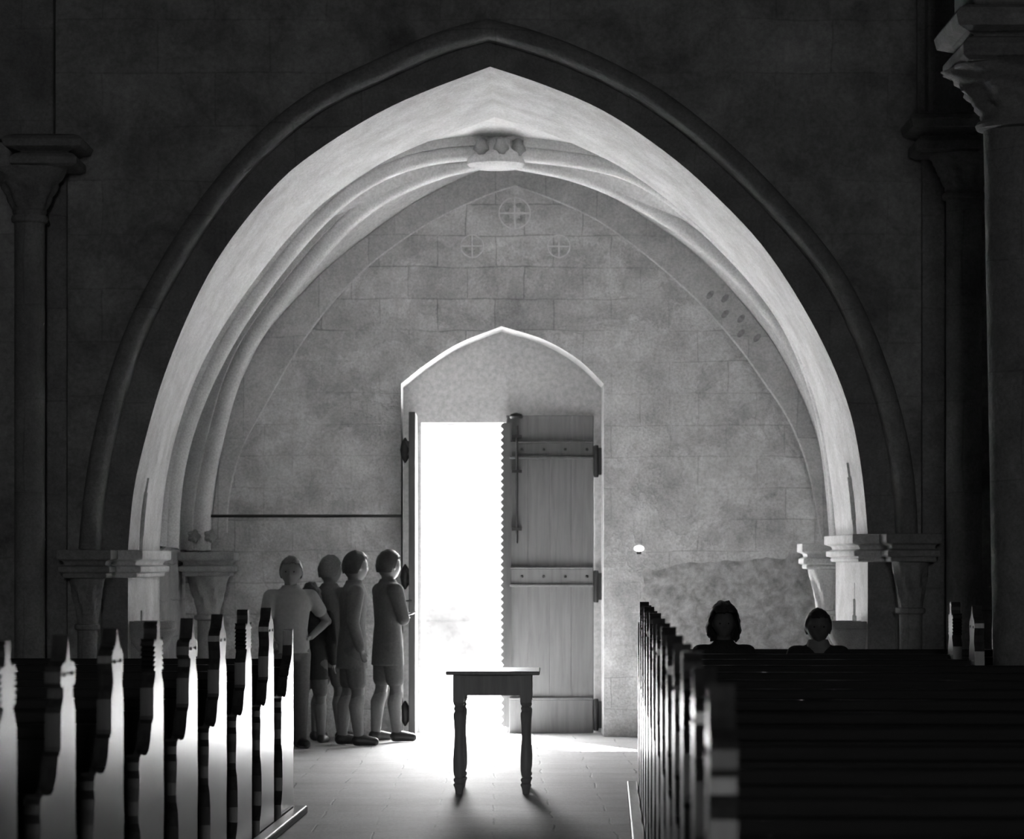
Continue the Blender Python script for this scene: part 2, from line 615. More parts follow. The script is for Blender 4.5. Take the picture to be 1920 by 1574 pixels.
# holy water basins set against both jambs
def basin(cx, cy, z0, z1, label):
    e = empty('holy_water_basin', (cx, cy, z0))
    hh = z1 - z0
    bm = bmesh.new()
    lathe(bm, (0, 0, 0), [(0.02, -0.10), (0.06, -0.08), (0.10, -0.02), (0.150, hh * 0.35), (0.170, hh * 0.62), (0.175, hh * 0.64), (0.175, hh * 0.72), (0.168, hh * 0.74), (0.172, hh),
                          (0.145, hh), (0.13, hh * 0.6), (0.05, hh * 0.3), (0.01, hh * 0.28)], 32)
    obj('bowl', bm, M['carved'], e, smooth=True, ang=40)
    bm = bmesh.new()
    sx = 1 if cx > 0 else -1
    box(bm, min(0, sx * 0.20), max(0, sx * 0.20), -0.07, 0.07, -0.12, hh * 0.5)
    obj('bracket', bm, M['carved'], e)
    tag(e, label, 'basin')


basin(2.40, 20.0, 0.80, 0.985, 'stone holy water basin on the jamb behind the seated people')
basin(-2.37, 20.0, 0.80, 0.985, 'stone holy water basin half hidden behind a serrated pew finial')

# ------------------------------------------------------------------ big columns
def big_column(name, cx, cy, r, zneck, zbell, ztop, hw, label, lean=0.0, ax=0.0, parts_mat='column'):
    e = empty(name, (cx, cy, 0))
    bm = bmesh.new()
    prof = [(r * 1.9, 0), (r * 1.9, 0.18), (r * 1.5, 0.22), (r * 1.6, 0.28), (r * 1.2, 0.33), (r, 0.36)]
    for k in range(1, 13):
        prof.append((r, 0.36 + (zneck - 0.36) * k / 12))
    lathe(bm, (0, 0, 0), prof, 40)
    for v in bm.verts:
        v.co.x += lean * (1 - v.co.z / zneck)
    obj('shaft', bm, M[parts_mat], e, smooth=True, ang=40)
    bm = bmesh.new()
    hb = zbell - zneck
    pr = [(r * 1.0, zneck - 0.05), (r * 1.18, zneck - 0.04), (r * 1.22, zneck - 0.02), (r * 1.16, zneck)]
    N = 14
    for k in range(N + 1):
        t = k / N
        pr.append((r * 1.04 + (hw * 1.12 - r * 1.04) * t ** 1.5, zneck + hb * t))
    lathe(bm, (0, 0, 0), pr, 48)
    for v in bm.verts:
        if v.co.z > zneck + 0.01:
            t = (v.co.z - zneck) / hb
            a = math.atan2(v.co.y, v.co.x)
            q = 1 + 0.10 * math.sin(8 * a) * math.sin(PI * min(1, t * 1.2)) + 0.05 * math.sin(22 * t + 8 * a)
            v.co.x *= q; v.co.y *= q
    obj('bell', bm, M[parts_mat], e, smooth=True, ang=50)
    bm = bmesh.new()
    hA = ztop - zbell
    lv = [(0, -0.03), (0.0, -0.04), (0.08, 0.0), (0.28, 0.0), (0.40, -0.03), (0.46, -0.07), (0.50, -0.05), (0.60, 0.03), (0.80, 0.045), (0.92, 0.02), (1.0, -0.03)]
    block_loft(bm, ax - hw, ax + hw, -min(hw, 0.38), hw, [(zbell + hA * a, b) for a, b in lv])
    bevel(obj('abacus', bm, M[parts_mat], e), 0.012, 3)
    tag(e, label, 'column', kind='structure')
    return e


zz = lambda v, D: H - (v - CY) * D / F
big_column('column', 2.94, 16.6, 0.205, zz(230, 16.6), zz(132, 16.6), zz(30, 16.6), 0.38, 'big free standing stone column cut off by the frame edge', lean=0.07)
big_column('column', cxu(1806, 19.45), 19.42, 0.117, zz(362, 19.4), zz(292, 19.4), zz(216, 19.4), 0.21, 'wall column with leafy capital between arch and big column', ax=-0.13)
big_column('column', cxu(57, 19.45), 19.42, 0.10, zz(405, 19.4), zz(318, 19.4), zz(258, 19.4), 0.22, 'dark wall column with leafy capital beyond the bright pew ends', ax=0.12)

# piers and pilaster strips on the arch wall, spandrel shafts and vault blocks above the capitals
def pier(x0, x1, y0, z0, z1, label, nm='pier'):
    y0 = YW - (YW - y0) * 0.5
    bm = bmesh.new()
    box(bm, x0, x1, y0, YW, z0, z1)
    o = bevel(obj(nm, bm, M['column']), 0.015, 2)
    tag(o, label, 'pier', kind='structure')


pier(cxu(1730, 19.6), cxu(1775, 19.6), 19.56, 0, zz(290, 19.6), 'narrow pilaster strip behind the wall column with leafy capital')
pier(cxu(84, 19.6), cxu(124, 19.6), 19.56, 0, zz(330, 19.6), 'narrow pilaster strip behind the dark column beyond bright pew ends')
pier(cxu(1721, 19.6), cxu(1745, 19.6), 19.58, zz(216, 19.6), NZ, 'thin pale shaft rising above the leafy wall column')
pier(cxu(-130, 19.5), cxu(97, 19.5), 19.45, zz(258, 19.5), NZ, 'broad vault springer over the dark column capital')
pier(cxu(1748, 19.3), cxu(1990, 19.3), 19.3, zz(216, 19.4), NZ, 'broad vault springer over the leafy wall column')
bm = bmesh.new()
box(bm, 2.62, 3.4, 16.25, 16.95, zz(30, 16.6), NZ)
tag(bevel(obj('pier', bm, M['column']), 0.03, 3), 'vault springer block on top of the big column', 'pier', kind='structure')

# ------------------------------------------------------------------ door wall with niche and opening
NXL, NXR = cxu(752, YB), cxu(1132, YB)
zs_n, za_n = zz(720, YB), zz(612, YB)
xa_n = cxu(940, YB)


def niche_curve(y):
    L = catmull([(NXL, zs_n, 0), (cxu(800, YB), zz(682, YB), 0), (cxu(860, YB), zz(644, YB), 0), (xa_n, za_n, 0)], 16)
    Rr = catmull([(NXR, zs_n, 0), (cxu(1085, YB), zz(675, YB), 0), (cxu(1020, YB), zz(637, YB), 0), (xa_n, za_n, 0)], 16)
    pts = [(p.x, p.y) for p in L] + [(p.x, p.y) for p in reversed(Rr)][1:]
    pts = [(NXL, 0.0)] + pts + [(NXR, 0.0)]
    return [Vector((a, y, b)) for a, b in pts]


bm = bmesh.new()
nc = niche_curve(YB)
loop = [Vector((-NX, YB, 0)), Vector((-NX, YB, NZ)), Vector((NX, YB, NZ)), Vector((NX, YB, 0))] + list(reversed(nc))
vs = [bm.verts.new(p) for p in loop]
es = [bm.edges.new((vs[k], vs[(k + 1) % len(vs)])) for k in range(len(vs))]
bmesh.ops.triangle_fill(bm, edges=es, use_beauty=True)
wb = tag(obj('wall_back', bm, M['wall_back']), 'weathered plaster and stone wall with flaking patches around the doorway', 'wall', kind='structure')
# niche: reveal and its back with the door opening, then the outer reveal
OX0, OX1, OZ1 = cxu(790, YN), cxu(1112, YN), zz(793, YN)
bm = bmesh.new()
nb = niche_curve(YN)
a = [bm.verts.new(p) for p in nc]
b = [bm.verts.new(p) for p in nb]
for k in range(len(a) - 1):
    bm.faces.new([a[k], a[k + 1], b[k + 1], b[k]])
op = [Vector((OX0, YN, 0)), Vector((OX0, YN, OZ1)), Vector((OX1, YN, OZ1)), Vector((OX1, YN, 0))]
loop = nb + list(reversed(op))
vs = [bm.verts.new(p) for p in loop]
es = [bm.edges.new((vs[k], vs[(k + 1) % len(vs)])) for k in range(len(vs))]
bmesh.ops.triangle_fill(bm, edges=es, use_beauty=True)
o2 = [Vector((p.x, YO, p.z)) for p in op]
a = [bm.verts.new(p) for p in op]
b = [bm.verts.new(p) for p in o2]
for k in range(3):
    bm.faces.new([a[k], a[k + 1], b[k + 1], b[k]])
loop = [Vector((-NX, YO, -0.3)), Vector((-NX, YO, NZ)), Vector((NX, YO, NZ)), Vector((NX, YO, -0.3)), Vector((OX1, YO, -0.3))] + list(reversed(o2)) + [Vector((OX0, YO, -0.3))]
vs = [bm.verts.new(p) for p in loop]
es = [bm.edges.new((vs[k], vs[(k + 1) % len(vs)])) for k in range(len(vs))]
bmesh.ops.triangle_fill(bm, edges=es, use_beauty=True)
tag(obj('wall_niche', bm, M['niche']), 'shallow pointed plaster niche that holds the doorway', 'wall', kind='structure')

# blind arch line and voussoir band on the door wall
bm = bmesh.new()
sweep(bm, [p + Vector((0, -0.006, 0)) for p in A_line], circ(0.011, 8))
tag(obj('trim_5', bm, M['soffit'], smooth=True), 'thin pale raised line tracing a pointed blind arch above the door', 'moulding', kind='structure')
bm = bmesh.new()
nA = len(A_wall)
a = [bm.verts.new(p + Vector((0, -0.022, 0))) for p in A_wall]
b = [bm.verts.new(p + Vector((0, -0.022, 0))) for p in A_line]
c = [bm.verts.new(p + Vector((0, 0.0, 0))) for p in A_line]
for k in range(nA - 1):
    bm.faces.new([a[k], a[k + 1], b[k + 1], b[k]])
    bm.faces.new([b[k], b[k + 1], c[k + 1], c[k]])
tag(obj('trim_6', bm, M['band']), 'grey band of arch stones between vault and pale line', 'moulding', kind='structure')

# surviving sheets of plaster standing proud of the masonry
def sheet(name, px, mat, th, seed):
    q = catmull([(a_, b_, 0) for a_, b_ in px] + [(px[0][0], px[0][1], 0)], 150)[:-1]
    pts = []
    for p in q:
        n1 = noise.noise(Vector((p.x * 0.05 + seed, p.y * 0.05, 0))) * 9 + noise.noise(Vector((p.x * 0.2 + seed, p.y * 0.2, 0))) * 4
        n2 = noise.noise(Vector((p.x * 0.05 - seed, p.y * 0.05, 7))) * 9
        pts.append(P(p.x + n1, p.y + n2, YB))
    bm = bmesh.new()
    f_ = [bm.verts.new(p + Vector((0, -th, 0))) for p in pts]
    b_ = [bm.verts.new(p + Vector((0, 0.002, 0))) for p in pts]
    for tri in tessellate_polygon([[Vector((p.x, p.z, 0)) for p in pts]]):
        bm.faces.new([f_[q_] for q_ in tri])
    for k in range(len(pts)):
        bm.faces.new([f_[k], f_[(k + 1) % len(pts)], b_[(k + 1) % len(pts)], b_[k]])
    obj(name, bm, M[mat], wb)


sheet('plaster_sheet', [(1272, 598), (1276, 650), (1298, 700), (1314, 768), (1250, 776), (1246, 800), (1258, 850), (1260, 920), (1276, 960), (1292, 1000), (1286, 1034), (1340, 1040), (1420, 1030), (1500, 1036), (1530, 1000), (1508, 885), (1468, 790), (1426, 730), (1384, 670), (1330, 610)], 'wall_back', 0.012, 1.0)
sheet('plaster_sheet', [(640, 552), (606, 600), (566, 650), (520, 708), (488, 762), (452, 800), (440, 850), (500, 862), (600, 852), (690, 838), (738, 800), (740, 730), (706, 660), (700, 570)], 'wall_back', 0.010, 5.0)
sheet('rubble_patch', [(1206, 1072), (1300, 1056), (1380, 1052), (1460, 1046), (1500, 1030), (1536, 1050), (1545, 1150), (1545, 1290), (1400, 1300), (1208, 1300)], 'rubble', 0.003, 9.0)

# faded painted marks: wheel crosses and a scrolling chain
def disc_mark(bm, x, z, r, y=YB - 0.004, n=16, sx=1.0, rot=0.0):
    c = []
    for k in range(n):
        t = 2 * PI * k / n
        px, pz = r * sx * math.cos(t), r * math.sin(t)
        c.append(bm.verts.new((x + px * math.cos(rot) - pz * math.sin(rot), y, z + px * math.sin(rot) + pz * math.cos(rot))))
    bm.faces.new(c)


def heart(bm, x, z, r, rot, y=YB - 0.004):
    c = []
    for k in range(20):
        t = 2 * PI * k / 20
        hx = 16 * math.sin(t) ** 3 / 17
        hz = (13 * math.cos(t) - 5 * math.cos(2 * t) - 2 * math.cos(3 * t) - math.cos(4 * t)) / 17
        c.append(bm.verts.new((x + r * (hx * math.cos(rot) - hz * math.sin(rot)), y, z + r * (hx * math.sin(rot) + hz * math.cos(rot)))))
    bm.faces.new(c)


for (u, v, R_) in ((965, 400, 0.105), (885, 462, 0.075), (1048, 462, 0.075)):
    X, Z = cxu(u, YB), zz(v, YB)
    bm = bmesh.new()
    quad_n = 4 if R_ > 0.1 else 2
    for k in range(4):
        a_ = PI / 4 + k * PI / 2
        if quad_n == 2 and k in (0, 1):
            continue
        heart(bm, X + R_ * 0.72 * math.cos(a_), Z + R_ * 0.72 * math.sin(a_), R_ * 0.42, a_ + PI / 2)
    obj('painted_cross', bm, M['paint'], wb)
    bm = bmesh.new()
    for k in range(4):
        a_ = k * PI / 2
        x1, z1 = X + R_ * 1.15 * math.cos(a_), Z + R_ * 1.15 * math.sin(a_)
        sweep(bm, [Vector((X, YB - 0.003, Z)), Vector((x1, YB - 0.003, z1))], circ(0.007, 6))
    sweep(bm, [Vector((X + R_ * 1.18 * math.cos(t * PI / 16), YB - 0.003, Z + R_ * 1.18 * math.sin(t * PI / 16))) for t in range(33)], circ(0.006, 6))
    obj('painted_ring', bm, M['paintl'], wb)
bm = bmesh.new()
path = [(1338, 548), (1352, 566), (1366, 584), (1382, 604), (1396, 620), (1412, 640)]
for k, (u, v) in enumerate(path):
    d = 7 if k % 2 else -7
    disc_mark(bm, cxu(u + d, YB), zz(v - d * 0.8, YB), 0.040, YB - 0.0255, 14, 0.55, -0.7)
obj('painted_scroll', bm, M['paintd'], wb)

# side walls of the bay
quad('wall_bay_left', [(SX0, YR, 0), (SX0, YB, 0), (SX0, YB, 5), (SX0, YR, 5)], M['side'], 'shaded side wall of the vaulted bay behind the standing group', 'wall')
quad('wall_bay_right', [(SX1, YR, 0), (SX1, YB, 0), (SX1, YB, 5), (SX1, YR, 5)], M['side'], 'hidden side wall of the vaulted bay beyond the bright colonnette', 'wall')
quad('wall_bay_return', [(XR, YR, 0), (SX1, YR, 0), (SX1, YR, zr), (XR, YR, zr)], M['side'], 'stone return at the back of the arch jamb', 'wall')

# ------------------------------------------------------------------ vault
vault = empty('vault', (0, 22.4, 4.5))
tag(vault, 'shallow rib vault with a carved boss behind the great arch', 'vault', kind='structure')
VO = -Vector(vault.location)
DB = 22.4


def ribpath(px, D0, D1, n=40):
    c = catmull([(a, b, 0) for a, b in px], n)
    return smooth_poly([P(p.x, p.y, D0 + (D1 - D0) * (k / (n - 1))) for k, p in enumerate(c)], 3)


ribs = {
    'BL': ribpath([(378, 1030), (379, 940), (403, 823), (427, 731), (460, 653), (512, 576), (574, 498), (640, 425), (709, 370), (819, 320), (925, 296)], 23.05, DB),
    'FL': ribpath([(318, 1030), (322, 930), (335, 850), (358, 775), (395, 690), (452, 590), (530, 485), (605, 400), (691, 333), (782, 297), (870, 285), (925, 284)], 21.62, DB),
    'BR': ribpath([(1572, 1020), (1566, 930), (1548, 800), (1510, 690), (1450, 590), (1380, 510), (1293, 436), (1220, 388), (1129, 342), (1056, 318), (935, 296)], 23.05, DB),
    'FR': ribpath([(1576, 1010), (1570, 915), (1552, 797), (1518, 682), (1468, 582), (1392, 488), (1305, 404), (1235, 350), (1165, 315), (1074, 297), (990, 288), (935, 284)], 21.62, DB),
}
rprof = [(-0.085, -0.03), (-0.085, 0.03), (-0.07, 0.05), (-0.06, 0.07), (0.0, 0.1), (0.06, 0.07), (0.07, 0.05), (0.085, 0.03), (0.085, -0.03)]
for k, pts in ribs.items():
    bm = bmesh.new()
    fm = []
    R = []
    for i, p in enumerate(pts):
        t = (pts[min(i + 1, len(pts) - 1)] - pts[max(i - 1, 0)]).normalized()
        # downward/inward direction: towards the bay's centre line
        inn = Vector((-0.02, DB, 1.2)) - p
        inn = (inn - t * inn.dot(t)).normalized()
        sd = t.cross(inn).normalized()
        ring = []
        for q in range(16):
            a_ = 2 * PI * q / 16
            cx_, cy_ = math.cos(a_), math.sin(a_)
            # roll with a slim neck behind
            ring.append(bm.verts.new(p + sd * (0.07 * cx_) + inn * (0.07 * cy_) + VO))
        R.append(ring)
    for a, b in zip(R, R[1:]):
        for q in range(16):
            bm.faces.new([a[q], a[(q + 1) % 16], b[(q + 1) % 16], b[q]])
    # back fillet
    R = []
    for i, p in enumerate(pts):
        t = (pts[min(i + 1, len(pts) - 1)] - pts[max(i - 1, 0)]).normalized()
        inn = Vector((-0.02, DB, 1.2)) - p
        inn = (inn - t * inn.dot(t)).normalized()
        sd = t.cross(inn).normalized()
        R.append([bm.verts.new(p + sd * a_ + inn * b_ + VO) for a_, b_ in ((-0.085, -0.04), (-0.085, -0.16), (0.085, -0.16), (0.085, -0.04))])
    for a, b in zip(R, R[1:]):
        for q in range(4):
            bm.faces.new([a[q], a[(q + 1) % 4], b[(q + 1) % 4], b[q]])
    obj('rib', bm, M['rib'], vault, smooth=True, ang=40)


def resample(c, n):
    return catmull([tuple(p) for p in c], n)


half = len(A_wall) // 2
lift = Vector((0, 0, 0.10))


def up_out(pts):
    out = []
    for p in pts:
        d = p - Vector((-0.02, DB, 1.2))
        d.y *= 0.3
        d.normalize()
        out.append(p + d * 0.10)
    return out


N = 40
wl = resample(A_wall[:half + 1], N)
wr = resample(list(reversed(A_wall[half:])), N)
hf = len(A_rear) // 2
fl = resample(A_rear[:hf + 1], N)
fr_ = resample(list(reversed(A_rear[hf:])), N)
rb = {k: up_out(resample(v, N)) for k, v in ribs.items()}
for k in rb:
    rb[k][-1] = P(930, 266, DB)
bm = bmesh.new()


def ruled(bm, a, b, m=10, bulge=0.05):
    rows = []
    for i in range(len(a)):
        rows.append([bm.verts.new(a[i].lerp(b[i], k / m) + Vector((0, 0, bulge * math.sin(PI * k / m) * (i / len(a)))) + VO) for k in range(m + 1)])
    for r0, r1 in zip(rows, rows[1:]):
        for k in range(m):
            bm.faces.new([r0[k], r0[k + 1], r1[k + 1], r1[k]])


ruled(bm, wl, rb['BL'])
ruled(bm, wr, rb['BR'])
ruled(bm, fl, rb['FL'])
ruled(bm, fr_, rb['FR'])
for sx, kb, kf in ((SX0, 'BL', 'FL'), (SX1, 'BR', 'FR')):
    zA = 3.45
    for key, y0 in ((kb, YB - 0.05), (kf, YR + 0.05)):
        f0 = [Vector((sx, y0 + (DB - y0) * (1 - math.cos(PI / 2 * i / (N - 1))), 1.45 + (zA - 1.45) * math.sin(PI / 2 * i / (N - 1)))) for i in range(N)]
        ruled(bm, f0, rb[key], bulge=0.0)
obj('web', bm, M['web'], vault, smooth=True, ang=60)
# boss
bc = P(930, 291, DB)
bm = bmesh.new()
lathe(bm, bc + VO, [(0.02, 0.14), (0.10, 0.13), (0.15, 0.09), (0.155, 0.04), (0.20, 0.0), (0.225, -0.035), (0.225, -0.075), (0.20, -0.095), (0.02, -0.10)][::-1], 36)
for v in bm.verts:
    d = v.co - (bc + VO)
    a_ = math.atan2(d.y, d.x)
    if d.z > -0.03 and d.xy.length > 0.05:
        q = 1 + 0.13 * math.cos(8 * a_)
        v.co.x = (bc + VO).x + d.x * q
        v.co.y = (bc + VO).y + d.y * q
boss = obj('boss', bm, M['rib'], vault, smooth=True, ang=40)
for k in range(8):
    a_ = 2 * PI * k / 8 + 0.2
    bm = bmesh.new()
    bmesh.ops.create_uvsphere(bm, u_segments=12, v_segments=8, radius=0.055)
    for v in bm.verts:
        v.co.z *= 1.25
        v.co.x *= 1 + 0.2 * math.sin(9 * v.co.z / 0.05)
    bmesh.ops.translate(bm, verts=bm.verts, vec=bc + VO + Vector((0.20 * math.cos(a_), 0.20 * math.sin(a_), 0.045)))
    obj('leaf_curl', bm, M['carved'], boss, smooth=True)

# ------------------------------------------------------------------ doorway furniture
fr_o = empty('door_frame', (cxu(790, YN), YN + 0.12, 0))
tag(fr_o, 'pale painted timber frame around the bright half of the doorway', 'door frame', kind='structure')
bm = bmesh.new()
y0, y1 = -0.02, 0.05
x0 = 0.0
box(bm, x0, x0 + 0.028, y0, y1, 0, OZ1)
obj('post', bm, M['frame'], fr_o)
bm = bmesh.new()
box(bm, 0.028, OX1 - OX0, y0, y1, OZ1 - 0.045, OZ1)
obj('head_rail', bm, M['frame'], fr_o)

# fixed leaf
DX0, DX1 = cxu(950, YN), cxu(1112, YN)
dz0, dz1 = 0.0, zz(780, YN)
d1 = empty('door_1', (DX1, YN - 0.05, 0))
tag(d1, 'closed plank door leaf with toothed edge, two battens and iron bolt', 'door', kind='structure')


def dl(x, z):
    return (x - DX1, z)


bm = bmesh.new()
npl = 4
for k in range(npl):
    xa, xb = DX0 + (DX1 - DX0) * k / npl, DX0 + (DX1 - DX0) * (k + 1) / npl
    box(bm, xa - DX1 + 0.002, xb - DX1 - 0.002, -0.0, 0.05, dz0, dz1)
    box(bm, xa - DX1 - 0.004, xb - DX1 + 0.004, 0.002, 0.045, dz0, dz1)
bevel(obj('panel', bm, M['door'], d1), 0.004, 1)
# toothed cover strip
bm = bmesh.new()
pts = []
xs0, xs1 = cxu(944, YN) - DX1, cxu(959, YN) - DX1
nt_ = 44
zt0, zt1 = 0.05, dz1 - 0.06
for k in range(nt_):
    za = zt0 + (zt1 - zt0) * k / nt_
    zb = zt0 + (zt1 - zt0) * (k + 0.5) / nt_
    pts += [(xs0, za), (xs0 - 0.024, zb)]
pts += [(xs0, zt1), (xs1, zt1), (xs1, zt0)]
fa = [bm.verts.new((x, -0.022, z)) for x, z in pts]
fb = [bm.verts.new((x, 0.002, z)) for x, z in pts]
bm.faces.new(fa)
bm.faces.new(list(reversed(fb)))
for k in range(len(pts)):
    bm.faces.new([fa[k], fa[(k + 1) % len(pts)], fb[(k + 1) % len(pts)], fb[k]])
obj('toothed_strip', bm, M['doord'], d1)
for v0, v1 in ((831, 857), (1067, 1096)):
    bm = bmesh.new()
    xa, xb = cxu(958, YN) - DX1, -0.002
    za, zb = zz(v1, YN), zz(v0, YN)
    box(bm, xa, xb, -0.035, 0.0, za, zb)
    box(bm, xa - 0.01, xb, -0.055, 0.0, za - 0.02, za)
    box(bm, xa - 0.005, xb, -0.042, 0.0, zb, zb + 0.012)
    bt = bevel(obj('batten', bm, M['doord'] if v0 < 900 else M['door'], d1), 0.004, 1)
    for k in range(4):
        bm = bmesh.new()
        bmesh.ops.create_uvsphere(bm, u_segments=8, v_segments=6, radius=0.012)
        bmesh.ops.translate(bm, verts=bm.verts, vec=(xa + 0.09 + k * (xb - xa - 0.14) / 3, -0.04, (za + zb) / 2))
        obj('nail', bm, M['iron'], bt)
bm = bmesh.new()
za = zz(1312, YN)
box(bm, DX0 - DX1 + 0.02, -0.002, -0.025, 0.0, dz0, za)
box(bm, DX0 - DX1 + 0.02, -0.002, -0.04, 0.0, za, za + 0.018)
bevel(obj('kick_board', bm, M['door'], d1), 0.004, 1)
bolt = None
bm = bmesh.new()
bx = cxu(969, YN) - DX1
sweep(bm, [Vector((bx, -0.055, zz(1012, YN))), Vector((bx, -0.055, zz(800, YN)))], circ(0.011, 10))
sweep(bm, [Vector((bx, -0.055, zz(1018, YN))), Vector((bx, -0.085, zz(1018, YN))), Vector((bx, -0.085, zz(1000, YN)))], circ(0.009, 8))
bolt = obj('bolt', bm, M['iron'], d1, smooth=True)
for v in (820, 885, 993):
    bm = bmesh.new()
    box(bm, bx - 0.04, bx + 0.04, -0.068, 0.0, zz(v, YN) - 0.012, zz(v, YN) + 0.012)
    obj('bracket', bm, M['iron'], bolt)
bm = bmesh.new()
lathe(bm, (bx - 0.005, -0.03, zz(786, YN)), [(0.05, 0), (0.055, 0.015), (0.045, 0.035), (0.01, 0.045)], 16)
obj('bolt_keep', bm, M['iron'], bolt, smooth=True)


def hinge(parent, x, z, sgn, hgt=0.16):
    bm = bmesh.new()
    lathe(bm, (x, -0.03, z - hgt / 2), [(0.016, 0), (0.02, 0.01), (0.02, hgt - 0.01), (0.016, hgt)], 12)
    box(bm, min(x, x + sgn * 0.05), max(x, x + sgn * 0.05), -0.028, -0.002, z - hgt * 0.42, z + hgt * 0.42)
    obj('hinge', bm, M['iron'], parent, smooth=True, ang=40)


for v in (866, 1100, 1340):
    hinge(d1, 0.022, zz(v, YN), 1, 0.26)

# open leaf, seen edge-on
d2 = empty('door_2', (cxu(784, YN), YN - 0.03, 0))
tag(d2, 'open plank door leaf swung inwards, seen edge on beside the bright opening', 'door', kind='structure')
bm = bmesh.new()
LW = 0.66
for k in range(4):
    ya, yb = -LW * (k + 1) / 4, -LW * k / 4
    box(bm, -0.055, -0.004, ya + 0.0015, yb - 0.0015, 0.015, zz(776, 23.5))
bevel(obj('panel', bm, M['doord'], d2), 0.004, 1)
for v in (843, 1080):
    bm = bmesh.new()
    z_ = zz(v, 23.5)
    box(bm, -0.085, -0.055, -LW + 0.03, -0.03, z_ - 0.06, z_ + 0.06)
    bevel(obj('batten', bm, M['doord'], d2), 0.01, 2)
for v in (845, 1082, 1338):
    bm = bmesh.new()
    z_ = zz(v, 23.3)
    lathe(bm, (-0.085, -LW + 0.06, z_), [(0.005, -0.10), (0.03, -0.06), (0.042, 0), (0.03, 0.06), (0.005, 0.10)], 14)
    obj('iron_boss', bm, M['iron'], d2, smooth=True)
bm = bmesh.new()
z_ = zz(1127, 23.25)
sweep(bm, [Vector((-0.03, -LW - 0.02, z_)), Vector((-0.10, -LW - 0.02, z_)), Vector((-0.105, -LW - 0.02, z_ - 0.05))], circ(0.008, 8))
obj('latch', bm, M['iron'], d2, smooth=True)

# iron rail along the door wall
rail = empty('iron_rail', (cxu(360, 23.2), 23.2, zz(968, 23.2)))
tag(rail, 'thin dark iron rail along the wall above the standing group', 'rail')
bm = bmesh.new()
xr = cxu(753, 23.2) - rail.location.x
sweep(bm, [Vector((-0.02, 0, 0)), Vector((xr, 0, 0))], circ(0.012, 10), up=Vector((0, 0, 1)))
obj('rod', bm, M['iron'], rail, smooth=True)
for x in (0.15, xr * 0.5, xr - 0.03):
    bm = bmesh.new()
    sweep(bm, [Vector((x, 0, 0)), Vector((x, 0.16, 0.0))], circ(0.008, 8), up=Vector((0, 0, 1)))
    obj('bracket', bm, M['iron'], rail)

# small white fitting on the wall, with emission added to make it bright
kn = empty('wall_fitment', P(1198, 1029, YB))
tag(kn, 'small white fitting with added glow on the plaster wall beside the closed door leaf', 'fitment')
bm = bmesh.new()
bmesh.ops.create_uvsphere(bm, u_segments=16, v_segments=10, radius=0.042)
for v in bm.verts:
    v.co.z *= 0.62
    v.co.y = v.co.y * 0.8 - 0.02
obj('fitment_glow', bm, M['fitment'], kn, smooth=True)
bm = bmesh.new()
box(bm, -0.018, 0.018, -0.02, 0.005, -0.045, 0.0)
obj('mount', bm, M['iron'], kn)

# ------------------------------------------------------------------ table
TY = 17.55
tx = (cxu(862, TY) + cxu(988, TY)) / 2
hwx = (cxu(988, TY) - cxu(862, TY)) / 2
t = empty('side_table', (tx, TY + 0.28, 0), math.radians(-1.2))
tag(t, 'small wooden table with turned legs standing in the aisle before the doorway', 'table')
hy = 0.28
TH = 0.735
bm = bmesh.new()
box(bm, cxu(838, TY) - tx, cxu(1014, TY) - tx, -hy - 0.07, hy + 0.07, TH - 0.022, TH)
bevel(obj('tabletop', bm, M['table'], t), 0.006, 2)
for (xa, xb, ya, yb) in ((-hwx, hwx, -hy - 0.012, -hy + 0.012), (-hwx, hwx, hy - 0.012, hy + 0.012), (-hwx - 0.012, -hwx + 0.012, -hy, hy), (hwx - 0.012, hwx + 0.012, -hy, hy)):
    bm = bmesh.new()
    box(bm, xa, xb, ya, yb, TH - 0.145, TH - 0.022)
    obj('apron', bm, M['table'], t)
legp = [(0.013, 0.0), (0.020, 0.0), (0.022, 0.02), (0.026, 0.04), (0.032, 0.052), (0.032, 0.06), (0.024, 0.068), (0.031, 0.08), (0.031, 0.09), (0.023, 0.10), (0.028, 0.115), (0.032, 0.14), (0.033, 0.20),
        (0.029, 0.27), (0.026, 0.34), (0.028, 0.41), (0.033, 0.47), (0.031, 0.485), (0.024, 0.497), (0.030, 0.507), (0.030, 0.515), (0.024, 0.525), (0.033, 0.54), (0.033, 0.55)]
for sx in (-1, 1):
    for sy in (-1, 1):
        bm = bmesh.new()
        lathe(bm, (sx * hwx, sy * hy, 0), legp, 20)
        box(bm, sx * hwx - 0.034, sx * hwx + 0.034, sy * hy - 0.034, sy * hy + 0.034, 0.548, TH - 0.022)
        obj('leg', bm, M['table'], t, smooth=True, ang=40)

# ------------------------------------------------------------------ pews
ANG = math.atan2(1138 - CX, F)
CA, SA = math.cos(ANG), math.sin(ANG)


def W(l, d, z=0.0):
    return Vector((d * SA + l * CA, d * CA - l * SA, z))


# outline of a bench end in (t, z); t = distance from the rear edge towards the viewer
LOWER_F = [(0.254, 0.80), (0.258, 0.785), (0.298, 0.772), (0.312, 0.745), (0.335, 0.705), (0.365, 0.678), (0.42, 0.662), (0.50, 0.664), (0.545, 0.672), (0.580, 0.664), (0.598, 0.645), (0.600, 0.615), (0.588, 0.585),
           (0.594, 0.55), (0.606, 0.50), (0.612, 0.45), (0.608, 0.42), (0.570, 0.385), (0.548, 0.32), (0.542, 0.24), (0.552, 0.17), (0.585, 0.12), (0.615, 0.10), (0.62, 0.0)]
LOWER_B = [(-0.004, 0.0), (0.0, 0.34), (-0.012, 0.44), (-0.012, 0.50), (0.0, 0.56), (0.0, 0.78)]
ZS = 0.0


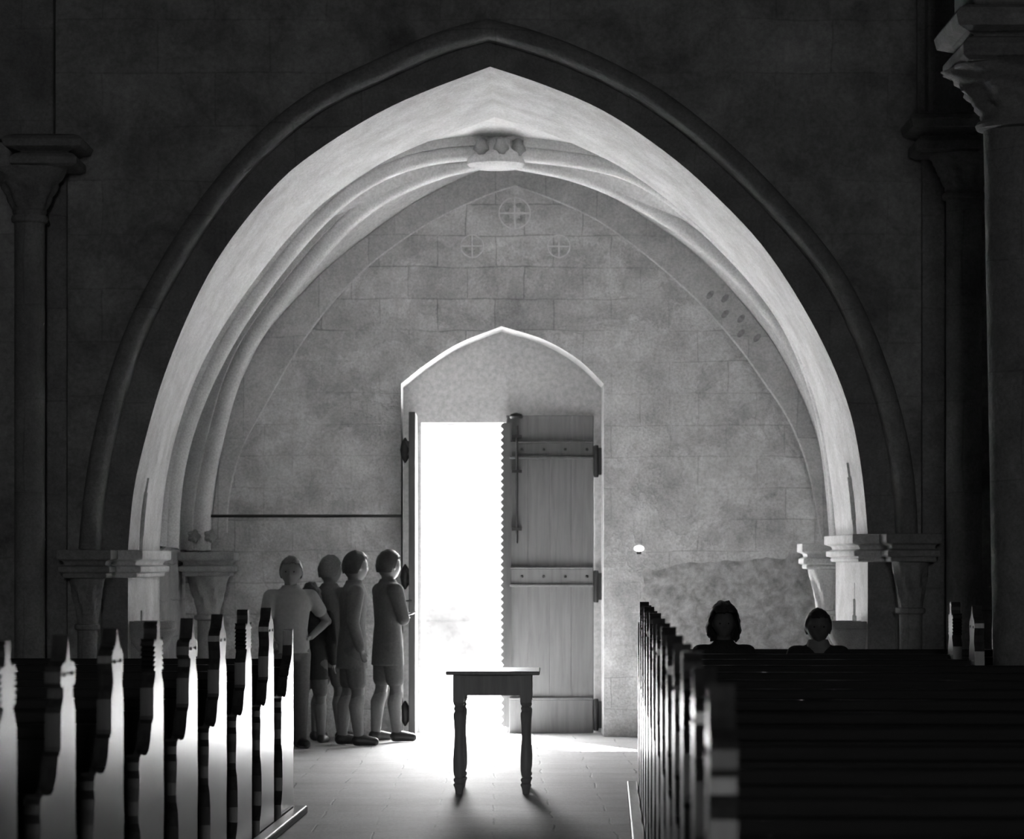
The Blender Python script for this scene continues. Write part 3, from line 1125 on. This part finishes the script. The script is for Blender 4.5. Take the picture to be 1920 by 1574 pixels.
def head(kind):
    """front side going up to the tip and down the rear side"""
    if kind == 'beak':
        f = [(0.250, 0.905), (0.238, 0.925), (0.212, 0.95), (0.205, 0.985), (0.245, 0.988), (0.256, 1.00), (0.256, 1.035), (0.245, 1.052), (0.215, 1.062), (0.185, 1.062), (0.165, 1.068), (0.150, 1.09), (0.138, 1.12), (0.128, 1.15)]
        b = [(0.118, 1.12), (0.104, 1.09), (0.090, 1.068), (0.068, 1.062), (0.040, 1.062), (0.012, 1.052), (0.000, 1.035), (0.000, 1.00), (0.012, 0.99), (0.050, 0.985), (0.044, 0.95), (0.02, 0.925), (0.004, 0.905)]
    elif kind == 'leaf':
        f = [(0.250, 0.905), (0.236, 0.93), (0.215, 0.955), (0.222, 0.99), (0.242, 1.03), (0.240, 1.055), (0.215, 1.075), (0.180, 1.088), (0.160, 1.105), (0.142, 1.13), (0.128, 1.15)]
        b = [(0.115, 1.13), (0.098, 1.105), (0.080, 1.088), (0.045, 1.075), (0.012, 1.055), (0.006, 1.03), (0.022, 0.99), (0.035, 0.955), (0.018, 0.93), (0.004, 0.905)]
    elif kind == 'serrated':
        f = [(0.250, 0.905), (0.225, 0.93), (0.198, 0.955)]
        for k in range(6):
            z = 0.968 + 0.0185 * k
            f += [(0.205, z), (0.252 + 0.004 * (k % 2), z + 0.004)]
        f += [(0.226, 1.082), (0.248, 1.092), (0.205, 1.079), (0.172, 1.088), (0.160, 1.11), (0.162, 1.128), (0.172, 1.142), (0.150, 1.156)]
        b = [(0.102, 1.156), (0.084, 1.142), (0.096, 1.128), (0.098, 1.11), (0.086, 1.088), (0.050, 1.079), (0.006, 1.092), (0.030, 1.082)]
        for k in reversed(range(6)):
            z = 0.968 + 0.0185 * k
            b += [(0.002 - 0.004 * (k % 2), z + 0.004), (0.050, z)]
        b += [(0.056, 0.955), (0.028, 0.93), (0.004, 0.905)]
    else:
        f = [(0.252, 0.77), (0.225, 0.80), (0.13, 0.845), (0.085, 0.875), (0.068, 0.93), (0.062, 1.01)]
        b = [(0.0, 1.018), (0.0, 0.93), (0.0, 0.86)]
        return f, b
    return f, b


TK = 0.052


def end_panel(name, kind, x0, x1, parent, eyes_x=None):
    f, b = head(kind)
    if kind == 'plain':
        low = [(0.298, 0.765)] + LOWER_F[3:]
    else:
        low = LOWER_F
    # loop: bottom front -> up the front -> tip -> down the rear
    pts = list(reversed(low)) + f + b + list(reversed(LOWER_B))
    bm = bmesh.new()
    va = [bm.verts.new((x0, -t_, z)) for t_, z in pts]
    vb = [bm.verts.new((x1, -t_, z)) for t_, z in pts]
    for tri in tessellate_polygon([[Vector((-t_, z, 0)) for t_, z in pts]]):
        bm.faces.new([va[q] for q in tri])
        bm.faces.new([vb[q] for q in reversed(tri)])
    for k in range(len(pts)):
        bm.faces.new([va[k], va[(k + 1) % len(pts)], vb[(k + 1) % len(pts)], vb[k]])
    for f_ in bm.faces:
        f_.material_index = 0 if len(f_.verts) == 3 else 1
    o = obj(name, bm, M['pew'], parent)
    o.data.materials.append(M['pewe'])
    if eyes_x is not None and kind in ('beak', 'leaf'):
        zc = 1.025 if kind == 'beak' else 1.035
        for tt in (0.062, 0.192):
            bm = bmesh.new()
            bmesh.ops.create_uvsphere(bm, u_segments=10, v_segments=8, radius=0.006)
            for v in bm.verts:
                v.co.x *= 0.35
                v.co.z *= 1.3
            bmesh.ops.translate(bm, verts=bm.verts, vec=(eyes_x, -tt, zc))
            obj('dark_eye_bead', bm, M['eye'], o, smooth=True)  # near-black bead puts the shade of an eye hole into colour
    return o


BH = 0.855
PZ = 0.0


def pew(l_aisle, d, length, sgn, kind, kind2, label, group, far_end=True, mesh_src=None):
    """sgn -1: the bench runs to the viewer's left of its aisle end; +1: to the right"""
    e = empty('pew', W(l_aisle, d, 0.0), -ANG)
    ln = sgn * length
    end_panel('end_panel', kind, 0.0, sgn * TK, e, eyes_x=-sgn * 0.0015)
    if far_end:
        end_panel('end_panel', kind2, ln, ln + sgn * TK, e, eyes_x=ln - sgn * 0.0015 if sgn > 0 else None)
    xa, xb = sorted((sgn * TK, ln))
    bm = bmesh.new()
    nb_ = 4
    for k in range(nb_):
        z0 = 0.12 + (BH - 0.045 - 0.12) * k / nb_
        z1 = 0.12 + (BH - 0.045 - 0.12) * (k + 1) / nb_
        box(bm, xa, xb, -0.045, -0.02, z0 + 0.003, z1 - 0.003)
        box(bm, xa, xb, -0.036, -0.024, z0 - 0.004, z0 + 0.004)
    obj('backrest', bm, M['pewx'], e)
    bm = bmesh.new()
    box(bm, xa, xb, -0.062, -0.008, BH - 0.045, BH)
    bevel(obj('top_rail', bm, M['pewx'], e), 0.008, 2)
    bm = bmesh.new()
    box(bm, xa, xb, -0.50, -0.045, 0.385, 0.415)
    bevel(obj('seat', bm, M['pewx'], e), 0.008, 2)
    bm = bmesh.new()
    box(bm, xa, xb, -0.34, -0.315, 0.0, 0.385)
    obj('seat_support', bm, M['pewx'], e)
    tag(e, label, 'pew', group)
    return e


ORD = ['first', 'second', 'third', 'fourth', 'fifth', 'sixth', 'seventh', 'eighth', 'ninth', 'tenth', 'eleventh', 'twelfth', 'thirteenth', 'fourteenth']
L_L, L_R = -1.72, 0.189
kinds_l = ['serrated', 'beak', 'leaf', 'serrated', 'beak', 'leaf', 'serrated', 'leaf', 'plain']
desc = {'serrated': 'saw-toothed finial', 'beak': 'beaked animal-head finial', 'leaf': 'pointed leaf-shaped finial', 'plain': 'low end without a finial'}
for i in range(9):
    d = 8.53 + 0.9475 * i
    k = kinds_l[i]
    pew(L_L, d, 3.2, -1, k, 'plain', 'dark pew with %s, %s from the doorway in the bright-ended block' % (desc[k], ORD[8 - i]), 'pews with bright aisle ends')
kinds_r = ['beak', 'leaf', 'serrated', 'beak', 'leaf', 'serrated', 'leaf', 'beak', 'serrated', 'leaf', 'serrated', 'beak', 'serrated', 'plain']
for i in range(14):
    d = 5.69 + 0.9475 * i
    k = kinds_r[i]
    length = 3.0
    k2 = 'plain'
    if i == 11: length, k2 = 1.97 - 0.189, 'leaf'
    if i == 12: length, k2 = 1.965 - 0.189, 'serrated'
    if i == 13: length, k2 = 2.34 - 0.189, 'plain'
    if i == 13:
        lab = 'plain-ended dark pew on which the two people sit, nearest the doorway'
    else:
        lab = 'dark pew with %s, %s pew in front of the two seated people' % (desc[k], ORD[12 - i])
    e = pew(L_R, d, length, 1, k, k2, lab, 'pews in front of the seated people', far_end=(k2 != 'plain' or i == 13))
    
# narrow timber kerb strips along the aisle
for nm, l0, l1, d0, d1_, lab in (('trim_7', -1.715, -1.645, 7.4, 16.15, 'low timber kerb along the bright pew ends'), ('trim_8', 0.12, 0.186, 5.0, 18.05, 'low timber kerb along the pews with seated people')):
    bm = bmesh.new()
    vs = [bm.verts.new(W(l, d, z)) for z in (0.0, 0.045) for l, d in ((l0, d0), (l1, d0), (l1, d1_), (l0, d1_))]
    for f in ((3, 2, 1, 0), (4, 5, 6, 7), (0, 1, 5, 4), (1, 2, 6, 5), (2, 3, 7, 6), (3, 0, 4, 7)):
        bm.faces.new([vs[i] for i in f])
    tag(bevel(obj(nm, bm, M['plat']), 0.01, 2), lab, 'kerb', kind='structure')

# ------------------------------------------------------------------ people
DG = None


def evaluated(me, mods):
    o = bpy.data.objects.new('tmp', me)
    COL.objects.link(o)
    for ty, kw in mods:
        m_ = o.modifiers.new(ty, ty)
        for k, v in kw.items():
            setattr(m_, k, v)
    bpy.context.view_layer.update()
    dg = bpy.context.evaluated_depsgraph_get()
    out = bpy.data.meshes.new_from_object(o.evaluated_get(dg))
    bpy.data.objects.remove(o)
    return out


def limb(bm, pts, radii, n=12):
    pts = [Vector(p) for p in pts]
    q, r = [], []
    for i in range(len(pts) - 1):
        for k in range(5):
            t_ = k / 5
            q.append(pts[i].lerp(pts[i + 1], t_))
            r.append(radii[i] + (radii[i + 1] - radii[i]) * t_)
    q.append(pts[-1]); r.append(radii[-1])
    up = Vector((0.13, 0.97, 0.21))
    R = []
    for i, p in enumerate(q):
        t_ = (q[min(i + 1, len(q) - 1)] - q[max(i - 1, 0)]).normalized()
        s = t_.cross(up).normalized()
        w_ = s.cross(t_)
        R.append([bm.verts.new(p + s * (r[i] * math.cos(2 * PI * k / n)) + w_ * (r[i] * math.sin(2 * PI * k / n))) for k in range(n)])
    for a, b in zip(R, R[1:]):
        for k in range(n):
            bm.faces.new([a[k], a[(k + 1) % n], b[(k + 1) % n], b[k]])
    bm.faces.new(list(reversed(R[0])))
    bm.faces.new(R[-1])
    for p, rr in ((pts[0], radii[0]), (pts[-1], radii[-1])):
        bmesh.ops.create_uvsphere(bm, u_segments=12, v_segments=8, radius=rr * 1.0, matrix=Matrix.Translation(p))
    for p, rr in zip(pts[1:-1], radii[1:-1]):
        bmesh.ops.create_uvsphere(bm, u_segments=12, v_segments=8, radius=rr * 1.0, matrix=Matrix.Translation(p))


def loft(bm, rings, n=24):
    out = []
    for (cx_, cy_, z, rx, ry) in rings:
        out.append([(cx_ + rx * math.cos(2 * PI * k / n), cy_ + ry * math.sin(2 * PI * k / n), z) for k in range(n)])
    ringloft(bm, out)


def head_mesh(bm, c, s, turn=0.0, tilt=0.0):
    """a head with face towards -y; s = head height"""
    tmp = bmesh.new()
    bmesh.ops.create_icosphere(tmp, subdivisions=4, radius=1.0)
    for v in tmp.verts:
        x, y, z = v.co
        fx, fz = x, z
        front = max(0.0, -y)
        # skull: egg, narrower jaw
        k = 1.0 if z > -0.1 else 1.0 - 0.30 * (-(z + 0.1)) ** 1.2
        X, Y, Z = x * 0.36 * k, y * (0.45 if y > 0 else 0.41), z * 0.5
        if z < -0.3:
            Y -= 0.05 * (-(z + 0.3))
        if y < 0:
            Y -= 0.095 * math.exp(-(fx / 0.13) ** 2 - ((fz + 0.16) / 0.13) ** 2) * front    # nose tip
            Y -= 0.05 * math.exp(-(fx / 0.10) ** 2 - ((fz - 0.02) / 0.18) ** 2) * front     # bridge
            for sx in (-1, 1):
                Y += 0.05 * math.exp(-((fx - sx * 0.38) / 0.17) ** 2 - ((fz - 0.02) / 0.10) ** 2)   # sockets
                Y -= 0.02 * math.exp(-((fx - sx * 0.40) / 0.2) ** 2 - ((fz - 0.2) / 0.08) ** 2)     # brows
                Y -= 0.02 * math.exp(-((fx - sx * 0.42) / 0.2) ** 2 - ((fz + 0.25) / 0.15) ** 2)    # cheeks
            Y += 0.022 * math.exp(-(fx / 0.28) ** 2 - ((fz + 0.50) / 0.030) ** 2)                  # mouth
            Y -= 0.025 * math.exp(-(fx / 0.22) ** 2 - ((fz + 0.43) / 0.05) ** 2)
            Y -= 0.025 * math.exp(-(fx / 0.20) ** 2 - ((fz + 0.57) / 0.05) ** 2)
            Y -= 0.04 * math.exp(-(fx / 0.22) ** 2 - ((fz + 0.85) / 0.15) ** 2)                    # chin
        v.co = (X, Y, Z)
    for sx in (-1, 1):
        r_ = bmesh.ops.create_uvsphere(tmp, u_segments=10, v_segments=8, radius=0.1)
        for v in r_['verts']:
            v.co = Vector((sx * 0.365 + v.co.x * 0.35, 0.03 + v.co.y * 0.7, -0.02 + v.co.z * 1.15))
    mt = Matrix.Translation(c) @ Matrix.Rotation(turn, 4, 'Z') @ Matrix.Rotation(tilt, 4, 'X') @ Matrix.Scale(s, 4)
    tmp.transform(mt)
    me = bpy.data.meshes.new('h')
    tmp.to_mesh(me)
    tmp.free()
    bm.from_mesh(me)
    bpy.data.meshes.remove(me)
    return mt


def hand(bm, wrist, direction, side, s, curl=0.5):
    """palm, four fingers and a thumb; direction = where the fingers point; side = thumb side"""
    d = Vector(direction).normalized()
    sd = Vector(side)
    sd = (sd - d * sd.dot(d)).normalized()
    nrm = d.cross(sd).normalized()
    w_ = Vector(wrist)
    pl = 0.055 * s
    for k in range(4):
        o_ = (k - 1.5) * 0.0115 * s
        a_ = w_ + sd * o_ * 0.4
        b_ = w_ + d * pl + sd * o_
        limb(bm, [a_, b_], [0.0105 * s, 0.0095 * s], 8)
        ln = (0.036, 0.044, 0.047, 0.042)[3 - k if False else k] * s
        c1 = b_ + d * ln * 0.5 + nrm * curl * 0.006 * s
        c2 = b_ + d * ln * 0.85 + nrm * curl * 0.022 * s
        limb(bm, [b_, c1, c2], [0.0088 * s, 0.008 * s, 0.007 * s], 8)
    b_ = w_ + d * pl * 0.35 + sd * 0.016 * s
    limb(bm, [w_ + d * 0.01 * s, b_, b_ + (d * 0.7 + sd * 0.8).normalized() * 0.024 * s, b_ + (d * 0.95 + sd * 0.6).normalized() * 0.044 * s], [0.011 * s, 0.0105 * s, 0.009 * s, 0.0075 * s], 8)


def fuse(bm, name, mat, parent, voxel=0.008, it=4, fac=0.5):
    me = bpy.data.meshes.new(name)
    bm.to_mesh(me)
    bm.free()
    out = evaluated(me, [('REMESH', dict(mode='VOXEL', voxel_size=voxel)), ('SMOOTH', dict(iterations=it, factor=fac))])
    out.name = name
    for p in out.polygons:
        p.use_smooth = True
    bpy.data.meshes.remove(me)
    return link(name, out, mat, parent)


def hair_mesh(mt, length, wave, seed, full=1.0):
    bm = bmesh.new()
    bmesh.ops.create_icosphere(bm, subdivisions=4, radius=1.0)
    for v in list(bm.verts):
        x, y, z = v.co
        if y < -0.5:
            zh = 0.50
        elif y < -0.12:
            zh = 0.50 - (y + 0.5) / 0.38 * (0.45 if length < 0.5 else 1.1)
        elif y < 0.15:
            zh = 0.05 - (y + 0.12) / 0.27 * (length + 0.05) if length < 0.5 else -length
        else:
            zh = -length
        if z < zh:
            bm.verts.remove(v)
    for v in bm.verts:
        x, y, z = v.co
        nn = noise.noise(Vector((x * 4 + seed, y * 4, z * 4))) * wave + noise.noise(Vector((x * 11 + seed, y * 11, z * 5))) * wave * 0.5
        k = 1.10 * full + nn
        low = max(0, -z)
        v.co = (x * 0.37 * k * (1 + (0.25 * low * full if length > 0.5 else 0)), y * 0.45 * k + 0.01, z * 0.515 * k)
    ret = bmesh.ops.extrude_face_region(bm, geom=list(bm.faces))
    for v in [q for q in ret['geom'] if isinstance(q, bmesh.types.BMVert)]:
        v.co *= 0.93
    bm.transform(mt)
    return bm


def person(label, loc, rz, Ht, hair='short', hairmat='hair', hfull=1.0, hscale=1.0, coat='coat', lower='bare', pose='stand', arm='down', headturn=0.0, tilt=0.0, collar=None, child=True, group=None, lean=0.0):
    e = empty('person', loc, rz)
    tag(e, label, 'person', group)
    s = Ht
    hs = s * (0.152 if child else 0.14) * hscale
    sit = pose == 'sit'
    base = 0.0
    if sit:
        pel = Vector((0, 0.0, 0.52))
        sh = 0.52 * s - 0.52    # torso keeps its standing lengths above the pelvis
        def Z(z): return 0.455 + (z - 0.50) * s
    else:
        def Z(z): return z * s
    def Y(z): return -lean * max(0, z - 0.5) * s
    bm = bmesh.new()
    tor = [(0.475, 0.060, 0.050), (0.50, 0.088, 0.062), (0.55, 0.090, 0.064), (0.61, 0.076, 0.054), (0.68, 0.086, 0.060), (0.75, 0.100, 0.064), (0.79, 0.104, 0.058), (0.815, 0.085, 0.048), (0.835, 0.048, 0.038), (0.85, 0.034, 0.034), (0.885, 0.031, 0.033)]
    loft(bm, [(0, Y(z), Z(z), rx * s, ry * s) for z, rx, ry in tor])
    ctr_ = Vector((0, Y(0.93) - 0.008 * s, Z(1.0) - hs * 0.5))
    mt = head_mesh(bm, ctr_, hs, headturn, tilt)
    # arms
    arms = []
    for sx in (-1, 1):
        S0 = Vector((sx * 0.108 * s, Y(0.79), Z(0.792)))
        if arm == 'hip' and sx == 1:
            E = Vector((sx * 0.205 * s, 0.02 * s + Y(0.65), Z(0.665)))
            Wv = Vector((sx * 0.105 * s, -0.02 * s, Z(0.585)))
        elif arm == 'hip' and sx == -1:
            E = Vector((sx * 0.15 * s, -0.02 * s, Z(0.64)))
            Wv = Vector((sx * 0.13 * s, -0.12 * s, Z(0.56)))
        elif arm == 'fold':
            E = Vector((sx * 0.140 * s, -0.03 * s, Z(0.645)))
            Wv = Vector((-sx * 0.01 * s, -0.100 * s, Z(0.655 + 0.012 * sx)))
        elif arm == 'lap':
            E = Vector((sx * 0.140 * s, -0.03 * s, Z(0.645)))
            Wv = Vector((sx * 0.03 * s, -0.145 * s, Z(0.56)))
        else:
            E = Vector((sx * 0.135 * s, 0.012 * s, Z(0.635)))
            Wv = Vector((sx * 0.138 * s, -0.03 * s, Z(0.495)))
        arms.append((S0, E, Wv))
        limb(bm, [S0 * 0.75 + Vector((0, 0, S0.z * 0.25)), S0, E, Wv], [0.036 * s, 0.033 * s, 0.024 * s, 0.017 * s])
        dr = (Wv - E).normalized()
        hand(bm, Wv, dr, Vector((-sx * 0.5, -1, 0.2)), 1.0 * s / 1.25 * 0.85)
    # legs
    legs = []
    for sx in (-1, 1):
        if sit:
            Hh = Vector((sx * 0.052 * s, 0.0, 0.475))
            K = Vector((sx * 0.065 * s, -0.26 * s, 0.465))
            A = Vector((sx * 0.06 * s, -0.25 * s, 0.06))
        else:
            st_ = 0.018 * s * sx
            Hh = Vector((sx * 0.050 * s, 0, 0.50 * s))
            K = Vector((sx * 0.056 * s, -0.006 * s + st_, 0.275 * s))
            A = Vector((sx * 0.060 * s, 0.008 * s + st_ * 2, 0.045 * s))
        C_ = K.lerp(A, 0.3) + Vector((0, 0.012 * s, 0))
        legs.append((Hh, K, C_, A))
        limb(bm, [Hh, K, C_, A], [0.050 * s, 0.034 * s, 0.034 * s, 0.021 * s])
        limb(bm, [A, A + Vector((sx * 0.01 * s, -0.03 * s, -A.z + 0.032 * s)), A + Vector((sx * 0.018 * s, -0.085 * s, -A.z + 0.022 * s))], [0.021 * s, 0.024 * s, 0.018 * s])
    fuse(bm, 'body', M['skin'], e, 0.007)
    # hair
    hm = hair_mesh(mt, {'short': 0.45, 'bob': 0.85, 'long': 0.95}[hair], 0.17 if hair != 'short' else 0.05, random.random() * 30, hfull)
    obj('hair', hm, M[hairmat], e, smooth=True, ang=80)
    for sx in (-1, 1):
        b2 = bmesh.new()
        bmesh.ops.create_uvsphere(b2, u_segments=10, v_segments=8, radius=0.035)
        bmesh.ops.translate(b2, verts=b2.verts, vec=(sx * 0.135, -0.335, 0.012))
        b2.transform(mt)
        obj('eye', b2, M['eye'], e, smooth=True)
    # coat or shirt
    bm = bmesh.new()
    hem = 0.40 if not sit else 0.47
    if coat == 'shirt' :
        hem = 0.50
    rows = [(hem, 0.112, 0.082), (0.50, 0.104, 0.076), (0.56, 0.100, 0.072), (0.62, 0.090, 0.066), (0.70, 0.100, 0.070), (0.76, 0.112, 0.074), (0.80, 0.112, 0.066), (0.825, 0.085, 0.054), (0.84, 0.052, 0.045), (0.856, 0.044, 0.043)]
    loft(bm, [(0, Y(z), Z(z), rx * s, ry * s) for z, rx, ry in rows])
    for (S0, E, Wv) in arms:
        a_ = S0 * 0.8 + Vector((0, 0, S0.z * 0.2))
        if coat == 'shirt':
            limb(bm, [a_, S0, S0.lerp(E, 0.55)], [0.044 * s, 0.043 * s, 0.038 * s])
        else:
            limb(bm, [a_, S0, E, E.lerp(Wv, 0.88)], [0.044 * s, 0.043 * s, 0.034 * s, 0.027 * s])
    fuse(bm, 'shirt' if coat == 'shirt' else 'coat', M[coat], e, 0.009, 5)
    if collar:
        bm = bmesh.new()
        loft(bm, [(0, Y(0.82) - 0.02 * s, Z(0.80), 0.04 * s, 0.052 * s), (0, Y(0.83) - 0.01 * s, Z(0.83), 0.060 * s, 0.056 * s), (0, Y(0.84), Z(0.852), 0.050 * s, 0.050 * s), (0, Y(0.85), Z(0.862), 0.046 * s, 0.046 * s)])
        obj('collar', bm, M[collar], e, smooth=True)
    # trousers / skirt / shorts, socks, shoes
    bm = bmesh.new()
    if sit:
        for (Hh, K, C_, A) in legs:
            limb(bm, [Hh, K, A + Vector((0, 0, 0.06))], [0.064 * s, 0.047 * s, 0.036 * s])
        loft(bm, [(0, 0, 0.42, 0.07 * s, 0.06 * s), (0, 0, 0.475, 0.1 * s, 0.075 * s), (0, 0, 0.54, 0.09 * s, 0.066 * s)])
        fuse(bm, 'trousers', M[lower], e, 0.009, 4)
    else:
        cut = 0.86 if lower == 'bare' else 0.0
        for (Hh, K, C_, A) in legs:
            if lower == 'bare':
                limb(bm, [Hh, Hh.lerp(K, 0.75)], [0.060 * s, 0.050 * s])
            else:
                limb(bm, [Hh, K, A + Vector((0, 0, -0.01))], [0.060 * s, 0.046 * s, 0.038 * s])
        loft(bm, [(0, 0, 0.46 * s, 0.075 * s, 0.06 * s), (0, 0, 0.51 * s, 0.100 * s, 0.072 * s), (0, 0, 0.57 * s, 0.092 * s, 0.064 * s)])
        fuse(bm, 'shorts' if lower == 'bare' else 'trousers', M['coat2'] if lower == 'bare' else M[lower], e, 0.009, 4)
        if lower == 'bare':
            for (Hh, K, C_, A) in legs:
                bm = bmesh.new()
                limb(bm, [K.lerp(A, 0.12), C_, A], [0.037 * s, 0.0385 * s, 0.0255 * s])
                fuse(bm, 'sock', M['sock'], e, 0.008, 3)
    for (Hh, K, C_, A), sx in zip(legs, (-1, 1)):
        bm = bmesh.new()
        z0 = A.z
        limb(bm, [A + Vector((0, 0.012 * s, -z0 + 0.030 * s)), A + Vector((sx * 0.008 * s, -0.03 * s, -z0 + 0.030 * s)), A + Vector((sx * 0.016 * s, -0.080 * s, -z0 + 0.024 * s))], [0.028 * s, 0.029 * s, 0.023 * s])
        limb(bm, [A, A + Vector((0, 0, -z0 + 0.03 * s))], [0.027 * s, 0.030 * s])
        for v in bm.verts:
            if v.co.z < 0.002:
                v.co.z = 0.002
        fuse(bm, 'shoe', M['shoe'], e, 0.008, 2)
    return e


def at(u, D):
    return (cxu(u, D), D, 0.0)


GP = 'people standing by the open door'
person('person in long grey coat, standing closest to the open door leaf', at(727, 22.72), math.radians(115), 1.47, coat='coat2', arm='fold', headturn=0.2, group=GP)
person('bulky person in grey coat, second from the open door leaf', at(660, 22.22), math.radians(100), 1.46, coat='coat', hairmat='hair', arm='down', headturn=0.3, group=GP, lean=0.03)
person('person in dark coat between the bulky one and the pale sleeves', at(618, 22.78), math.radians(140), 1.43, coat='coat2', hairmat='hair2', arm='fold', group=GP)
person('person in pale short-sleeved shirt with hand on hip', at(545, 21.85), math.radians(20), 1.42, coat='shirt', lower='coat2', arm='hip', hairmat='hair2', headturn=-0.4, group=GP)
person('small dark-haired child half hidden behind the pale-shirted person', at(583, 22.5), math.radians(170), 1.22, coat='coat3', hair='bob', arm='down', group=GP)

PSX = [(1357, 'bushy-haired person in dark clothes seated on the last pew, farther from the basin', 'bob', None), (1534, 'short-haired person with pale collar seated in front of the stone basin', 'short', 'shirt')]
DS = 18.0 - 0.26
for u, lab, hr, colr in PSX:
    loc = (cxu(u, DS), DS, 0.0)
    person(lab, loc, -ANG, 1.30 if hr == 'bob' else 1.28, hair=hr, hairmat='hair', hfull=1.32 if hr == 'bob' else 1.0, hscale=1.0 if hr == 'bob' else 1.13, coat='coat3', lower='coat3', pose='sit', arm='lap', collar=colr, child=False, group='people seated on the last pew')

# ------------------------------------------------------------------ outdoors
slab('ground', -40, 40, YO, 70, -0.4, -0.10, M['ground'], 'sunlit pale ground outside the open door', 'ground')
slab('doorstep', OX0 - 0.3, OX1 + 0.3, YO, YO + 0.5, -0.10, -0.02, M['ground'], 'pale stone step outside the open door', 'step')
bm = bmesh.new()
box(bm, -14, 14, 44, 44.5, -0.1, 4.6)
box(bm, -14.1, 14.1, 43.9, 44.6, 4.6, 4.75)
box(bm, -14.1, 14.1, 43.93, 44.0, -0.1, 0.5)
tag(obj('wall_courtyard', bm, M['court']), 'dark ivy-clad courtyard wall seen through the open door', 'wall', kind='structure')

world = bpy.data.worlds.new('World')
S.world = world
world.use_nodes = True
bg = world.node_tree.nodes['Background']
bg.inputs[0].default_value = g(1.0)
SKY, SUN = 13.0, 34.0
bg.inputs[1].default_value = SKY

ld = bpy.data.lights.new('sun', 'SUN')
ld.energy = SUN
ld.angle = math.radians(1.0)
so = bpy.data.objects.new('sun', ld)
COL.objects.link(so)
el, az = math.radians(41.5), math.radians(-25)
dirv = Vector((math.sin(az) * math.cos(el), math.cos(az) * math.cos(el), math.sin(el)))   # towards the sun
so.rotation_euler = dirv.to_track_quat('Z', 'Y').to_euler()
so.location = (5, 60, 40)

pd = bpy.data.lights.new('door_daylight_portal', 'AREA')
pd.shape = 'RECTANGLE'
pd.size = OX1 - OX0
pd.size_y = OZ1
pd.cycles.is_portal = True
po = bpy.data.objects.new('door_daylight_portal', pd)
COL.objects.link(po)
po.location = ((OX0 + OX1) / 2, YO - 0.02, OZ1 / 2)
po.rotation_euler = (math.radians(-90), 0, 0)

# ------------------------------------------------------------------ camera
cd = bpy.data.cameras.new('camera')
co = bpy.data.objects.new('camera', cd)
COL.objects.link(co)
co.location = (0, 0, H)
co.rotation_euler = (PI / 2, 0, 0)
cd.sensor_fit = 'HORIZONTAL'
cd.sensor_width = 36.0
cd.lens = F / 1920 * 36.0
cd.shift_x = (960 - CX) / 1920
cd.shift_y = (CY - 787) / 1920
cd.clip_end = 300
cd.dof.use_dof = True
cd.dof.focus_distance = 17.0
cd.dof.aperture_fstop = 4.6
S.camera = co

S.view_settings.view_transform = 'Standard'
S.view_settings.look = 'None'
S.view_settings.gamma = 1.0
S.view_settings.use_curve_mapping = False
S.view_settings.exposure = 2.1
S.cycles.use_denoising = True
S.cycles.max_bounces = 14
S.cycles.diffuse_bounces = 10
S.cycles.sample_clamp_indirect = 0.0
S.cycles.blur_glossy = 0.5
S.cycles.caustics_reflective = True
